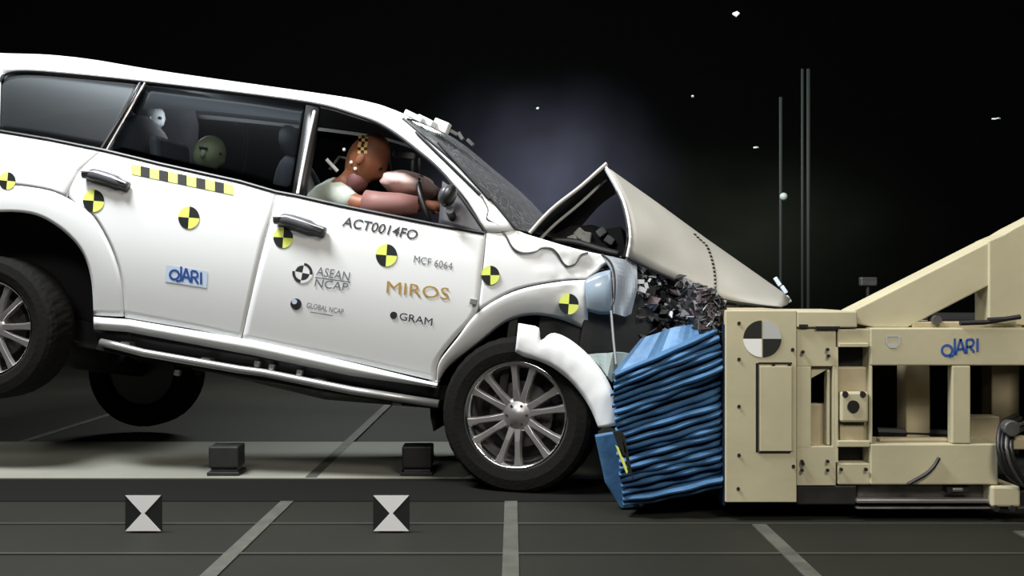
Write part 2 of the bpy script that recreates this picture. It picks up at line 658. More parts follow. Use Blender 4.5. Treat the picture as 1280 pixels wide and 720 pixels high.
# dark blind behind privacy glass: luggage-space trim
panel('luggage_trim', coons([(-2, 92), (176, 106)], [(-5, 166), (128, 190)], n=6, m=4), M['seat'], off=.30, solid=.01)


def strip(name, pts, r, m, off=-.0, twin=True, sm=True):
    P = [surf(p.x, p.y, off) for p in (smooth_poly(pts, 5) if sm else [Vector(q) for q in pts])]
    G().tube(P, r, 6).build(name, m, car)
    if twin:
        G().tube([Vector((p.x, W - p.y, p.z)) for p in P], r, 6).build(name, m, car)


strip('window_seal', [(0, 101), (8, 92), (34, 89), (90, 93), (178, 102), (320, 119), (400, 131), (445, 144), (480, 158), (520, 187), (558, 222), (606, 289)], .010, M['black'], .004)
strip('belt_seal', belt(-3, 606), .009, M['black'], -.002, sm=False)
strip('window_divider', [(181, 104), (157, 146), (133, 188)], .006, M['alloy'], -.002)
strip('window_divider', [(175, 104), (151, 146), (126, 187)], .008, M['black'], .004)
# B pillar: black post with a bright strip
panel('middle_pillar', coons([(383, 128), (399, 130)], [(365, 243.5), (379, 246.5)], n=2, m=6), M['black'], off=.012, solid=.05)
strip('pillar_strip', [(393, 139), (384, 180), (372, 242)], .008, M['white'], -.006)
# front quarter glass / mirror sail at the pillar foot
panel('mirror_base_panel', coons([(553, 226), (570, 238), (602, 284)], [(545, 281), (575, 287), (606, 291)], [(553, 226), (548, 281)], None, 8, 6), M['handle'], off=.0, solid=.02)
g = G()
c = loc(561, 245, -.03)
g.ball(c, (.036, .06, .06), Matrix.Rotation(R(14), 3, 'Y'), 18, 12)
mir = g.build('door_mirror', M['black'], car, smooth=True)
g = G(); g.tube([loc(562, 262, -.06), surf(566, 272, .01)], .022, 8)
g.build('mirror_arm', M['black'], mir)
g = G(); g.ball(c + Vector((-.02, .0, .005)), (.030, .05, .05), Matrix.Rotation(R(14), 3, 'Y'), 16, 10)
g.build('mirror_glass', M['handle'], mir, smooth=True)

# door trims (dark cabin sides), inside both sides
panel('door_trim', coons([(131, 192), (600, 296)], [(168, 385), (560, 455)], n=20, m=5), M['interior'], off=.075, solid=.02)

# ---- handles
for pts in ([(104, 218), (120, 219), (140, 225), (160, 233)], [(343, 275), (360, 275), (380, 281), (406, 290)]):
    P = [surf(x, y, -.028) for x, y in pts]
    g = G(); g.tube(smooth_poly(P, 4), [.022] * 3 + [.033] * 7 + [.024] * 3, 10)
    h = g.build('door_handle', M['handle'], car, smooth=True)
    g = G(); g.tube([p + Vector((0, -.026, .014)) for p in P], .005, 6)
    g.build('handle_edge', M['handle_hi'], h)
    q = surf(pts[2][0] - 4, pts[2][1] - 3, 0)
    g = G(); g.ball(q, (.07, .006, .035), None, 16, 8)
    g.build('handle_cup', M['palegrey'], h, smooth=True)

# ---- stickers, all on the body surface
SL = math.atan(.2)


def on(px, py):
    return surf(px, py, -.004)


def round_sticker(cx, cy, r, ang=.1, squeeze=.95, off=-.004, quarters=(0, 2)):
    if cx > 600:
        off = crumple(cx, cy, 0, 0) - (.022 if cx > 700 else .008)
    g = G()
    n = 7
    for q in range(4):
        a0 = ang + q * math.pi / 2
        P = [surf(cx, cy, off)]
        for k in range(n):
            a = a0 + math.pi / 2 * k / (n - 1)
            P.append(surf(cx + r * squeeze * math.cos(a), cy - r * math.sin(a), off))
        g.add(P, [tuple([0] + list(range(n, 0, -1)))], 1 if q in quarters else 0)
    return g.build('target_sticker', [M['yellow'], M['sblack']], car)


for cx, cy, r in ((117, 251, 14), (236, 272, 14), (354, 297, 13), (483, 319, 14), (711, 380, 13)):
    round_sticker(cx, cy, r, .12 - SL, off=-.022 if cx == 711 else -.004)
round_sticker(9, 226, 11, -.1)
round_sticker(613, 344, 12, .0)
# chequered strip
for k in range(11):
    x0 = 164 + k * 11.6; x1 = x0 + 11.6
    y0 = 205 + (x0 - 164) * .205
    y1 = 205 + (x1 - 164) * .205
    g = G(); g.add([on(x0, y0), on(x0, y0 + 12.5), on(x1, y1 + 12.5), on(x1, y1)], [(0, 1, 2, 3)])
    g.build('chequer_tape', M['sblack'] if k % 2 else M['yellow'], car)

lettering('lettering', 'ACT0014FO', ((431, 270.5), (524, 288), (427, 282.5)), on, M['text'], car, bold=.012)
lettering('lettering', 'MCF 6064', ((518, 319), (566, 328.5), (517, 328)), on, M['textgrey'], car)
lettering('lettering', 'MIROS', ((484, 351), (562, 360), (483, 366)), on, M['goldprint'], car)
lettering('lettering', 'GRAM', ((500, 390.5), (541, 398), (499, 399.5)), on, M['text'], car)
lettering('lettering', 'ASEAN', ((397, 333), (438, 340.5), (395, 344)), on, M['textgrey'], car, bold=0)
lettering('lettering', 'NCAP', ((395, 348), (436, 354), (393, 358)), on, M['textgrey'], car, bold=0)
lettering('lettering', 'GLOBAL NCAP', ((384, 378), (430, 386.5), (383, 384.5)), on, M['textgrey'], car)
g = G(); g.add([on(388, 389.5), on(388, 390.4), on(416, 395), on(416, 394.1)], [(0, 1, 2, 3)])
g.build('lettering_rule', M['textgrey'], car)
g = G(); g.add([on(394, 346), on(394, 347.5), on(438, 353.2), on(438, 352)], [(0, 1, 2, 3)])
g.build('lettering_rule', M['textgrey'], car)
g = G(); g.add([surf(*p, -.0025) for p in ((208, 331), (206, 352), (258, 360), (260, 339))], [(0, 1, 2, 3)])
g.build('sticker_backing', M['bluebacks'], car)


def jari(fn, x, y, s, rise, m, parent):
    """ring, crossed letters and a tail, the stylised mark; x,y centre of ring in pixels, s ring radius"""
    g = G()
    n = 20

    def stroke(P, w):
        for a, b in zip(P, P[1:]):
            a = Vector(a); b = Vector(b)
            d = (b - a).normalized(); q = Vector((-d.y, d.x)) * w
            g.add([fn(*(a + q)), fn(*(b + q)), fn(*(b - q)), fn(*(a - q))], [(0, 1, 2, 3)])
    for k in range(n):
        a0 = 2 * math.pi * k / n; a1 = 2 * math.pi * (k + 1) / n
        ri, ro = s * .62, s
        g.add([fn(x + ro * math.cos(a0), y + ro * math.sin(a0)), fn(x + ro * math.cos(a1), y + ro * math.sin(a1)),
               fn(x + ri * math.cos(a1), y + ri * math.sin(a1)), fn(x + ri * math.cos(a0), y + ri * math.sin(a0))], [(0, 1, 2, 3)])
    wd = s * .19

    def T(pts, ox):
        return [(x + ox * s + px * s, y + (ox + px) * s * rise + py * s) for px, py in pts]
    stroke(T([(1.2, -1.7), (1.2, .6), (.9, 1.0), (.3, 1.0)], 0), wd)      # J
    stroke(T([(0, .9), (.75, -1.5), (1.5, .9)], 1.35), wd)                # A
    stroke(T([(.35, .1), (1.2, .1)], 1.35), wd)
    stroke(T([(0, .9), (0, -1.2), (.9, -1.2), (1.15, -.7), (.9, -.1), (0, -.1)], 3.05), wd)   # R
    stroke(T([(.5, -.1), (1.2, .9)], 3.05), wd)
    stroke(T([(0, -1.2), (0, .9)], 4.75), wd)                             # I
    return g.build('emblem', m, parent)


jari(on, 218, 343.5, 7, .16, M['blueprint'], car)


def quarter_disc(name, fn, cx, cy, r, ang, parent, ring=False):
    g = G()
    n = 7
    for q in range(4):
        a0 = ang + q * math.pi / 2
        inner = .0 if not ring else .0
        P = [fn(cx, cy)] + [fn(cx + r * math.cos(a0 + math.pi / 2 * k / (n - 1)), cy - r * math.sin(a0 + math.pi / 2 * k / (n - 1))) for k in range(n)]
        g.add(P, [tuple([0] + list(range(n, 0, -1)))], 1 if q in (1, 3) else 0)
        if ring:
            Q = []
            for rr in (r * 1.05, r * 1.42):
                Q += [fn(cx + rr * math.cos(a0 + math.pi / 2 * k / (n - 1)), cy - rr * math.sin(a0 + math.pi / 2 * k / (n - 1))) for k in range(n)]
            g.add(Q, [(k, k + 1, n + k + 1, n + k) for k in range(n - 1)], 0 if q in (1, 3) else 1)
    return g.build(name, [M['white'], M['text']], parent)


quarter_disc('round_emblem', on, 378, 341, 9, -.2, car, True)
g = G()
for (cx, cy, r, mi) in ((370, 380, 7, 0),):
    P = [on(cx, cy)] + [on(cx + r * math.cos(a * .349), cy - r * math.sin(a * .349)) for a in range(18)]
    g.add(P, [(0, 1 + k, 1 + (k + 1) % 18) for k in range(18)], 0)
cx, cy, r = 368, 377, 3.4
P = [surf(cx, cy, -.009)] + [surf(cx + r * math.cos(a * .628), cy - r * math.sin(a * .628), -.009) for a in range(10)]
g.add(P, [(0, 1 + k, 1 + (k + 1) % 10) for k in range(10)], 1)
g.build('globe_emblem', [M['text'], M['bluebacks']], car)
P = [on(492, 394)] + [on(492 + 4.6 * math.cos(a * .628), 394 - 4.6 * math.sin(a * .628)) for a in range(10)]
G().add(P, [(0, 1 + k, 1 + (k + 1) % 10) for k in range(10)]).build('dot_emblem', M['text'], car)
# badge on the fender by the shut line
g = G(); g.box(surf(592, 377, -.01), (.035, .01, .03))
g.build('small_badge', M['chrome'], car, bevel=.003)

# wavy edge of the torn scuttle seam over the fender
P = [surf(x, y, -.008 + crumple(x, y, 0, 0)) for x, y in
     [(v.x, v.y) for v in smooth_poly([(602, 246), (610, 262), (609, 274), (622, 281), (632, 294), (640, 309), (652, 316), (668, 315), (677, 310), (690, 311), (697, 318), (703, 328), (710, 333), (719, 329), (726, 319), (735, 316)], 4)]]
G().tube(P, .0055, 6).build('torn_seam', M['steel'], car)

# ---- side step
g = G(); P = [surf(x, y, -.045) for x, y in ((126, 428), (145, 432), (180, 441), (300, 462), (330, 466), (440, 488), (548, 505))]
g.tube(P, .022, 10)
step = g.build('side_step', M['chrome'], car, smooth=True)
g = G(); P2 = [surf(x, y + 4, .03) for x, y in ((128, 432), (180, 444), (300, 464), (420, 486), (548, 506))]
rows = [[p + Vector((0, -.06, .0)) for p in P2], [p + Vector((0, .12, .0)) for p in P2]]
g.grid(rows)
g.build('step_tread', M['black'], step, solid=.03)
for x, y in ((160, 424), (260, 444), (400, 470), (500, 490)):
    a = surf(x, y, .0); g = G(); g.box(a + Vector((0, .1, -.04)), (.05, .25, .05))
    g.build('step_bracket', M['steel'], step)
for x, y in ((322, 455), (340, 459), (375, 466), (222, 466)):
    g = G(); g.box(surf(x, y, .0), (.03, .03, .03)); g.build('step_bolt', M['chrome'], step, bevel=.004)

# ---- underbody
g = G()
g.bx(-2.05, -.5, .2, 1.6, .03, .09)
g.bx(-3.55, -2.05, .55, 1.25, .03, .09)
g.build('floor_pan', M['dark'], car)
for y in (.38, 1.34):
    g = G(); g.bx(-3.7, .35, y, y + .08, -.1, .03)
    g.build('chassis_rail', M['dark'], car, bevel=.01)
g = G(); g.tube([(-3.3, .7, -.14), (-2.2, .75, -.14), (-1.2, .7, -.14), (-.4, .8, -.12)], [.035, .035, .08, .035], 10)
g.build('exhaust_pipe', M['steel'], car, smooth=True)
g = G(); g.box((-1.7, .9, -.08), (.75, .5, .2)); g.build('fuel_tank', M['dark'], car, bevel=.04)

# ---- wheels


def lug(j, k):
    if 4 <= j <= 7:
        return .003 if (k + (j % 2)) % 3 == 0 else 0
    return 0


def make_wheel():
    g = G()
    g.lathe([(.225, .20), (.235, .10), (.245, .04), (.252, .022), (.262, .010), (.268, .012), (.266, .03)], 60)
    g.lathe([(.0, .030), (.034, .030), (.040, .036), (.066, .040), (.086, .052), (.088, .1), (.0, .1)], 24, 0)
    wh = g.build('wheel', [M['alloy']], car, smooth=True)
    t = G(); t.lathe([(.258, .03), (.272, .006), (.315, -.006), (.362, .002), (.381, .018), (.390, .045), (.391, .12), (.390, .19), (.381, .228), (.36, .246), (.31, .252), (.262, .23)], 108, 0, lug)
    t.build('tyre', M['rubber'], wh, smooth=False)
    b = G(); b.lathe([(.0, .115), (.165, .115), (.165, .14), (.0, .14)], 30)
    b.build('brake_disc', M['steel'], wh)
    b = G(); b.lathe([(.0, .18), (.235, .18), (.235, .2), (.0, .2)], 30)
    b.build('inner_well', M['black'], wh)
    s0 = None
    for k in range(6):
        for sg in (-1, 1):
            a = k * math.pi / 3 + sg * .2 + .35
            if s0 is None:
                s = G()
                V = []
                for (r, wd, y0, y1) in ((.05, .026, .045, .075), (.13, .018, .030, .058), (.205, .019, .024, .05), (.255, .026, .018, .045)):
                    V += [(r, y0, -wd * .7), (r, y0, wd * .7), (r, y1, wd), (r, y1, -wd)]
                Fc = [(0, 1, 2, 3), (15, 14, 13, 12)]
                for q in range(3):
                    for e in range(4):
                        Fc.append((q * 4 + e, (q + 1) * 4 + e, (q + 1) * 4 + (e + 1) % 4, q * 4 + (e + 1) % 4))
                s.add(V, Fc)
                s0 = s.build('spoke', M['alloy'], wh, bevel=.003)
                so = s0
            else:
                so = s0.copy()
                COL.objects.link(so)
                so.parent = wh
            so.rotation_euler = (0, a, 0)
    l = G(); l.lathe([(.236, .05), (.249, .022), (.262, .008), (.269, .011)], 60)
    l.build('rim_lip', M['brightalloy'], wh, smooth=True)
    for k in range(6):
        a = k * math.pi / 3 + .35
        n = G(); n.tube([(.052 * math.cos(a), .034, .052 * math.sin(a)), (.052 * math.cos(a), .05, .052 * math.sin(a))], .007, 6)
        n.build('wheel_nut', M['dark'], wh)
    return wh


def copy_tree(o, parent):
    c = o.copy()
    COL.objects.link(c)
    c.parent = parent
    for ch in list(o.children):
        copy_tree(ch, c)
    return c


fw = make_wheel()
rp = loc(-18, 410, .03)
LW = dict(fl=(loc(643, 520, -.005), R(-8)), rl=(rp, 0))
fw.location = LW['fl'][0]
fw.rotation_euler = (0, R(10), LW['fl'][1])
rw = copy_tree(fw, car); rw.location = rp; rw.rotation_euler = (0, R(-20), R(0))
ff = copy_tree(fw, car); ff.location = (0.06, W + .005, .015); ff.rotation_euler = (0, 0, math.pi + R(-4))
# far rear wheel hangs lower on the tilted live axle
fr = copy_tree(fw, car); fr.location = (rp.x + .10, W - .02, rp.z - .34); fr.rotation_euler = (0, .3, math.pi)
# axles
g = G(); a = rp + Vector((0, .22, 0)); b = Vector(fr.location) + Vector((0, -.22, 0)); g.tube([a, (a + b) / 2, b], [.045, .12, .045], 12)
g.build('rear_axle', M['dark'], car, smooth=True)
g = G(); g.tube([(.02, .2, -.02), (.05, W - .2, -.02)], .04, 10)
g.build('front_axle', M['dark'], car, smooth=True)

# wheel wells


def well(cx, cz, r, y0, y1, a0, a1, name='wheel_well'):
    g = G()
    n = 24
    rows = [[], []]
    for k in range(n + 1):
        a = a0 + (a1 - a0) * k / n
        for j, y in enumerate((y0, y1)):
            rows[j].append(Vector((cx + r * math.cos(a), y, cz + r * math.sin(a))))
    g.grid(rows)
    # back wall
    c = len(g.V)
    g.V.append(Vector((cx, y1, cz)))
    for k in range(n):
        g.F.append((c, n + 1 + k, n + 2 + k)); g.mi.append(0)
    g.build(name, M['liner'], car, smooth=False)


for s in (0, 1):
    def yy(v): return v if s == 0 else W - v
    well(.02, .02, .50, yy(.17), yy(.5), R(-10), R(205))
    well(rp.x + .03, .03, .635, yy(.17), yy(.5), R(-5), R(188))

# torn white arch liner / bumper corner curling round the front wheel
O_ = smooth_poly([(648, 404), (660, 406), (674, 410), (676, 426), (690, 416), (712, 424), (738, 446), (758, 472), (769, 500), (772, 532)], 3)
I_ = smooth_poly([(644, 440), (655, 446), (670, 450), (688, 458), (700, 466), (716, 480), (730, 498), (740, 515), (748, 535)], 3)
gr = coons(O_, I_, n=40, m=6)
rows = []
for j, r_ in enumerate(gr):
    row = []
    for i, p in enumerate(r_):
        v = j / 6
        row.append(loc(p.x, p.y, -.06 - .02 * math.sin(math.pi * v) - .03 * (i / 40) + .005 * noise.noise(Vector((i * .3, j * .5, 1)))))
    rows.append(row)
G().grid(rows).build('torn_arch_trim', M['paint'], car, smooth=True, solid=.02)
# front lower lamp corner & fender end
g = G()
hl = coons(smooth_poly([(730, 351), (745, 342), (764, 337)]), smooth_poly([(734, 389), (750, 393), (766, 393)]), n=10, m=8)
rows = [[surf(p.x, p.y, .05 - .03 * math.sin(math.pi * j / 8) * math.sin(math.pi * (.2 + .6 * i / 10))) for i, p in enumerate(r_)] for j, r_ in enumerate(hl)]
G().grid(rows).build('headlamp', M['lens'], car, smooth=True, solid=.02)
cor = coons([(752, 318), (775, 323), (796, 328)], [(768, 392), (782, 396), (789, 392)], [(752, 318), (765, 338), (768, 392)], [(796, 328), (797, 360), (789, 392)], 10, 12)
rows = [[surf(p.x, p.y, .03 + .010 * math.sin(i * .9) * math.cos(j * .5) + .04 * (i / 10)) for i, p in enumerate(r_)] for j, r_ in enumerate(cor)]
G().grid(rows).build('folded_fender_end', M['folded'], car, smooth=False, solid=.006)
for (x, y, s_) in ((801, 352, .035), (808, 357, .03), (803, 362, .04), (812, 350, .02)):
    g = G(); g.box(loc(x, y, .08), (s_, .01, s_ * .6), Matrix.Rotation(R(x * 11), 3, 'Y')); g.build('lamp_fragment', M['palegrey'], car)
strp = coons([(730, 443), (770, 441), (802, 442)], [(745, 452), (765, 478), (772, 466)], n=10, m=4)
rows = [[loc(p.x, p.y, -.02 + .02 * math.sin(i)) for i, p in enumerate(r_)] for r_ in strp]
G().grid(rows).build('bumper_remnant', M['palebumper'], car, smooth=False, solid=.02)
P = [loc(x, y, -.035) for x, y in ((752, 318), (763, 328), (768, 345), (768, 372), (764, 388), (766, 420), (770, 455), (769, 468))]
G().tube(smooth_poly(P, 4), .006, 6).build('hanging_wire', M['steel'], car)
g = G(); P = [loc(x, y, -.045) for x, y in ((764, 388), (767, 425), (770, 455))]; g.tube(P, .005, 6)
g.build('hanging_wire', M['palegrey'], car)

# ---- crushed engine bay: block, radiator, beam, hoses, shards
g = G(); g.bx(.05, .45, .55, 1.2, .15, .58); g.build('engine_block', M['dark'], car, bevel=.02)
g = G(); g.box((.50, 1.0, .42), (.07, 1.2, .42), Matrix.Rotation(R(-20), 3, 'Y')); g.build('radiator', M['dark'], car, bevel=.01)
g = G(); g.box(loc(765, 418, .28), (.36, .25, .22), Matrix.Rotation(R(15), 3, 'Z')); g.build('inner_wing', M['dark'], car, bevel=.01)
g = G(); g.box((.3, .16, .55), (.55, .02, .35)); g.build('inner_wing', M['dark'], car)
g = G(); g.box((.3, W - .16, .6), (.9, .02, .3)); g.build('inner_wing', M['dark'], car)
g = G(); g.bx(-.12, -.08, .1, W - .1, .03, .82); g.build('bulkhead', M['dark'], car)
for pts in ([(690, 300), (720, 303), (750, 312), (775, 318)], [(790, 340), (815, 360), (835, 370), (850, 380)], [(780, 400), (800, 385), (825, 400), (848, 398)]):
    P = [loc(x, y, .22) for x, y in pts]
    G().tube(smooth_poly(P, 4), .018, 8).build('coolant_hose', M['black'], car, smooth=True)
g = G(); g.prism([loc(x, y, .52) for x, y in ((672, 296), (696, 292), (712, 283), (740, 281), (758, 286), (776, 283), (784, 322), (740, 318), (690, 306))], (0, .8, 0)); g.build('engine_cover', M['dark'], car)
for (x, y, sx) in ((725, 292, .05), (733, 297, .06), (752, 290, .04), (716, 300, .05), (762, 300, .04)):
    g = G(); g.box(loc(x, y, .48), (sx, .06, .05), Matrix.Rotation(R(x * 7), 3, 'Y')); g.build('engine_bracket', M['palegrey'], car, bevel=.006)
g = G()
dbr = [M['dark'], M['shard'], M['black'], M['brownshard']]
for k in range(1000):
    t = rnd.random()
    px = 742 + t * 160
    lo_ = 322 + max(0, px - 790) * .42; hi_ = 438 - max(0, px - 800) * .22
    py = lo_ + (hi_ - lo_) * rnd.random()
    c = loc(px, py, .1 + rnd.random() * .35 + (.12 if px < 800 else 0))
    if px < 800 and py < 396:
        c = loc(px, py, .22 + .2 * rnd.random())
    r1 = Matrix.Rotation(rnd.uniform(0, 6.28), 3, 'Z') @ Matrix.Rotation(rnd.uniform(0, 6.28), 3, 'X')
    wc = MC @ c
    if wc.x > .84:
        c = MI @ at(px, py, max(4.5, .84 / ((px - 640) / F)))
    s_ = rnd.uniform(.010, .036)
    V = [c + r1 @ Vector(v) for v in ((-s_, -s_ * .6, 0), (s_ * rnd.uniform(.4, 1.3), -s_ * .4, s_ * .3), (s_, s_ * .7, -s_ * .2), (-s_ * .5, s_ * .7, s_ * .4))]
    n_ = (V[1] - V[0]).cross(V[2] - V[0]).normalized() * .004
    V2 = [v + n_ for v in V]
    g.add(V + V2, [(0, 1, 2, 3), (7, 6, 5, 4), (0, 4, 5, 1), (1, 5, 6, 2), (2, 6, 7, 3), (3, 7, 4, 0)], rnd.choice((0, 0, 1, 1, 1, 2, 3)))
o = g.build('crushed_metal', dbr, car)
o['kind'] = 'stuff'
# solid dark mass behind the shards
g = G()
P = [loc(x, y, .42) for x, y in ((740, 330), (795, 335), (845, 365), (848, 400), (800, 440), (740, 440))]
g.prism(P, (-.12, .9, 0)); g.build('crushed_front_structure', M['dark'], car)

# ---- bonnet, folded like a tent
Hn = loc(662, 293, .13)
A = loc(758, 208, .22)
Hf = Vector((Hn.x, W - Hn.y, Hn.z)); Af = Vector((A.x - .02, W - .30, A.z - .02))
rows = []
for j in range(11):
    t = j / 10
    rows.append([Hn.lerp(Hf, t).lerp(A.lerp(Af, t), u / 12) + Vector((0, 0, .02 * math.sin(math.pi * u / 12) + .01 * math.sin(t * 9 + u * .6))) for u in range(13)])
hood = G().grid(rows).build('bonnet', M['under'], car, smooth=True, solid=-.0)
rows_o = [[p + Vector((-.008, 0, .012)) for p in r_] for r_ in rows]
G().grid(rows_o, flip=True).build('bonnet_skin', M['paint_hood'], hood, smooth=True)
# bright flanges on the near edge
for dy, r_ in ((0, .008), (-.0, .006)):
    pass
G().tube([rows[0][k] + Vector((0, -.005, .006)) for k in range(13)], .010, 8).build('bonnet_flange', M['paint_hood'], hood)
G().tube([rows[0][k].lerp(rows[1][k], .8) + Vector((.03, 0, -.035 + .0 * k)) for k in range(0, 12)], .008, 8).build('bonnet_rib', M['palegrey'], hood)
# front half
rightn = 22
Bc = smooth_poly([(785, 321), (789, 292), (780, 250), (758, 208)], 4)
Lc = interp(Bc, 10)
rows = []
bot = smooth_poly([(785, 321), (820, 338), (860, 355), (900, 372), (940, 379), (977, 383)], 4)
top = [(758, 208), (820, 252), (880, 296), (940, 338), (988, 372)]
Rc = [(977, 383), (985, 380), (988, 372)]
gg = coons(bot, top, Lc, Rc, rightn, 10)
for j, r_ in enumerate(gg):
    v = j / 10
    row = []
    for i, p in enumerate(r_):
        u = i / rightn
        y = (.06 + .16 * v) * (1 - u) + (.22 + .25 * v) * u - .055 * math.sin(math.pi * v) * (1 - .6 * u) + .012 * noise.noise(Vector((u * 5, v * 3, 2.))) 
        row.append(loc(p.x, p.y, y))
    rows.append(row)
back = []
for q in range(1, 7):
    t = q / 6
    back.append([p + Vector((.0, (1.32 - p.y) * t, -.015 * t * t)) for p in rows[-1]])
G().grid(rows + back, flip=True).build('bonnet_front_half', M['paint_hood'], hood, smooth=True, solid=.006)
fl = [r_[0] + Vector((-.004, -.004, 0)) for r_ in rows]
G().tube(fl, .007, 8).build('bonnet_fold_edge', M['white'], hood)
G().tube([p + Vector((-.012, .012, 0)) for p in fl], .008, 8).build('bonnet_fold_seal', M['black'], hood)
G().tube([p + Vector((0, 0, -.008)) for p in rows[0]], .006, 6).build('bonnet_edge_shade', M['black'], hood)  # black strip painting the shade in the gap under the edge
# chequered tape arc across the bonnet
tp = smooth_poly([(868, 292), (876, 300), (884, 308), (891, 328), (894, 348), (894, 368)], 6)
tp = interp(tp, 34)


def hood_pt(px, py):
    best = None
    d = R3 @ ray(px, py)
    from mathutils.geometry import intersect_ray_tri
    for j in range(len(rows) - 1):
        for i in range(len(rows[0]) - 1):
            q = (rows[j][i], rows[j + 1][i], rows[j + 1][i + 1], rows[j][i + 1])
            for t in ((q[0], q[1], q[2]), (q[0], q[2], q[3])):
                h = intersect_ray_tri(t[0], t[1], t[2], d, CAM_L, True)
                if h is not None:
                    return h - d.normalized() * .006
    return loc(px, py, .15)


g = G()
for k in range(0, 34, 2):
    a, b = tp[k], tp[k + 1]
    g.add([hood_pt(a.x - 1.6, a.y), hood_pt(a.x + 1.6, a.y), hood_pt(b.x + 1.6, b.y), hood_pt(b.x - 1.6, b.y)], [(0, 1, 2, 3)])
g.build('dashed_tape', M['sblack'], hood)
g = G()
for k, (x, y, s_) in enumerate(((972, 352, .05), (980, 362, .045), (985, 374, .04))):
    g.box(loc(x, y, .46), (s_, .03, .02), Matrix.Rotation(R(48), 3, 'Y'))
g.build('broken_lamp_strip', M['bluebacks'], hood, bevel=.004)
for x in (925, 952):
    g = G(); g.box(loc(x, 380, .3), (.03, .05, .025)); g.build('bonnet_latch', M['palegrey'], hood, bevel=.005)

# ---- cabin: seats, dash, wheel, airbag


def seat(px, py, y, w_=.46, h_=.62, headrest=True):
    b = loc(px, py, y)
    g = G(); tilt = Matrix.Rotation(R(-16), 3, 'Y')
    g.ball(b + Vector((0, 0, .0)), (.10, w_ / 2, h_ / 2), tilt, 16, 12, f=lambda p, d: Vector((p.x, p.y * (1.15 - .15 * abs(d.z)), p.z)))
    s_ = g.build('seat', M['seat'], car, smooth=True)
    g = G(); g.ball(b + Vector((.26, 0, -.30)), (.3, w_ / 2, .09), None, 16, 10); g.build('seat_cushion', M['seat'], s_, smooth=True)
    if headrest:
        g = G(); g.ball(b + Vector((-.10, 0, h_ / 2 + .06)), (.05, .13, .09), tilt, 12, 8); g.build('headrest', M['seat'], s_, smooth=True)
    return s_


seat(372, 262, .45); seat(385, 262, 1.32)
seat(185, 210, .55, .6); seat(195, 210, 1.25, .6)
g = G(); g.bx(-.62, -.12, .12, W - .12, .48, .80); g.build('dashboard', M['interior'], car, bevel=.05)
swc = loc(540, 262, .46)
g = G()
rt = Matrix.Rotation(R(62), 3, 'Y')
P = [swc + rt @ Vector((.185 * math.cos(a * math.pi / 12), .185 * math.sin(a * math.pi / 12), 0)) for a in range(25)]
g.tube(P, .014, 8, cap=False)
g.tube([swc, swc + rt @ Vector((0, 0, .25))], .03, 8)
sw = g.build('steering_wheel', M['black'], car, smooth=True)
g = G(); g.ball(loc(512, 232, .50), (.16, .22, .075), Matrix.Rotation(R(4), 3, 'Y'), 24, 16, f=lambda p, d: p * (1 + .10 * noise.noise(d * 2.5)))
g.build('airbag', M['airbag'], car, smooth=True)
for x, y0, y1, yy_ in ((516, 200, 222, .9), (524, 198, 222, .9)):
    G().tube([loc(x, y0, yy_), loc(x, y1, yy_)], .010, 6).build('camera_bracket', M['steel'], car)
g = G(); g.box(loc(505, 194, .9), (.13, .05, .04)); g.build('interior_mirror', M['seat'], car, bevel=.01)

# made-up glowing panel and point light, added to brighten the cabin
em = bpy.data.materials.new('fill_glow')
em.use_nodes = True
em.node_tree.nodes['Principled BSDF'].inputs['Emission Color'].default_value = (1, .95, .85, 1)
em.node_tree.nodes['Principled BSDF'].inputs['Emission Strength'].default_value = 3
lp = loc(240, 128, .95)
g = G(); g.box(lp, (.12, .08, .02), Matrix.Rotation(R(0), 3, 'Y'))
fill_panel = g.build('cabin_fill_panel', em, car, bevel=.004)
pl = bpy.data.lights.new('cabin_fill', 'POINT')
pl.energy = 7
pl.shadow_soft_size = .05
po = bpy.data.objects.new('cabin_fill', pl)
po.parent = fill_panel
po.location = lp + Vector((.02, -.05, -.08))
COL.objects.link(po)

# ============================================================ FIGURES


def skin_figure(name, V, E, mats, parent, sub=1):
    me = bpy.data.meshes.new(name)
    me.from_pydata([tuple(v[0]) for v in V], E, [])
    o = bpy.data.objects.new(name, me)
    COL.objects.link(o)
    md = o.modifiers.new('skin', 'SKIN')
    md.use_smooth_shade = True
    for i, (p, r) in enumerate(V):
        sv = me.skin_vertices[0].data[i]
        sv.radius = (r, r) if not isinstance(r, tuple) else r
        sv.use_root = (i == 0)
    s2 = o.modifiers.new('sub', 'SUBSURF')
    s2.levels = sub
    s2.render_levels = sub
    me.materials.append(mats)
    bpy.context.view_layer.update()
    dg = bpy.context.evaluated_depsgraph_get()
    m2 = bpy.data.meshes.new_from_object(o.evaluated_get(dg))
    bpy.data.objects.remove(o)
    m2.materials.clear()
    m2.materials.append(mats)
    for p in m2.polygons:
        p.use_smooth = True
    o = bpy.data.objects.new(name, m2)
    COL.objects.link(o)
    o.parent = parent
    return o


def chain(V, E, start, pts):
    i = start
    out = []
    for p, r in pts:
        V.append((Vector(p), r))
        E.append((i, len(V) - 1))
        i = len(V) - 1
        out.append(i)
    return out


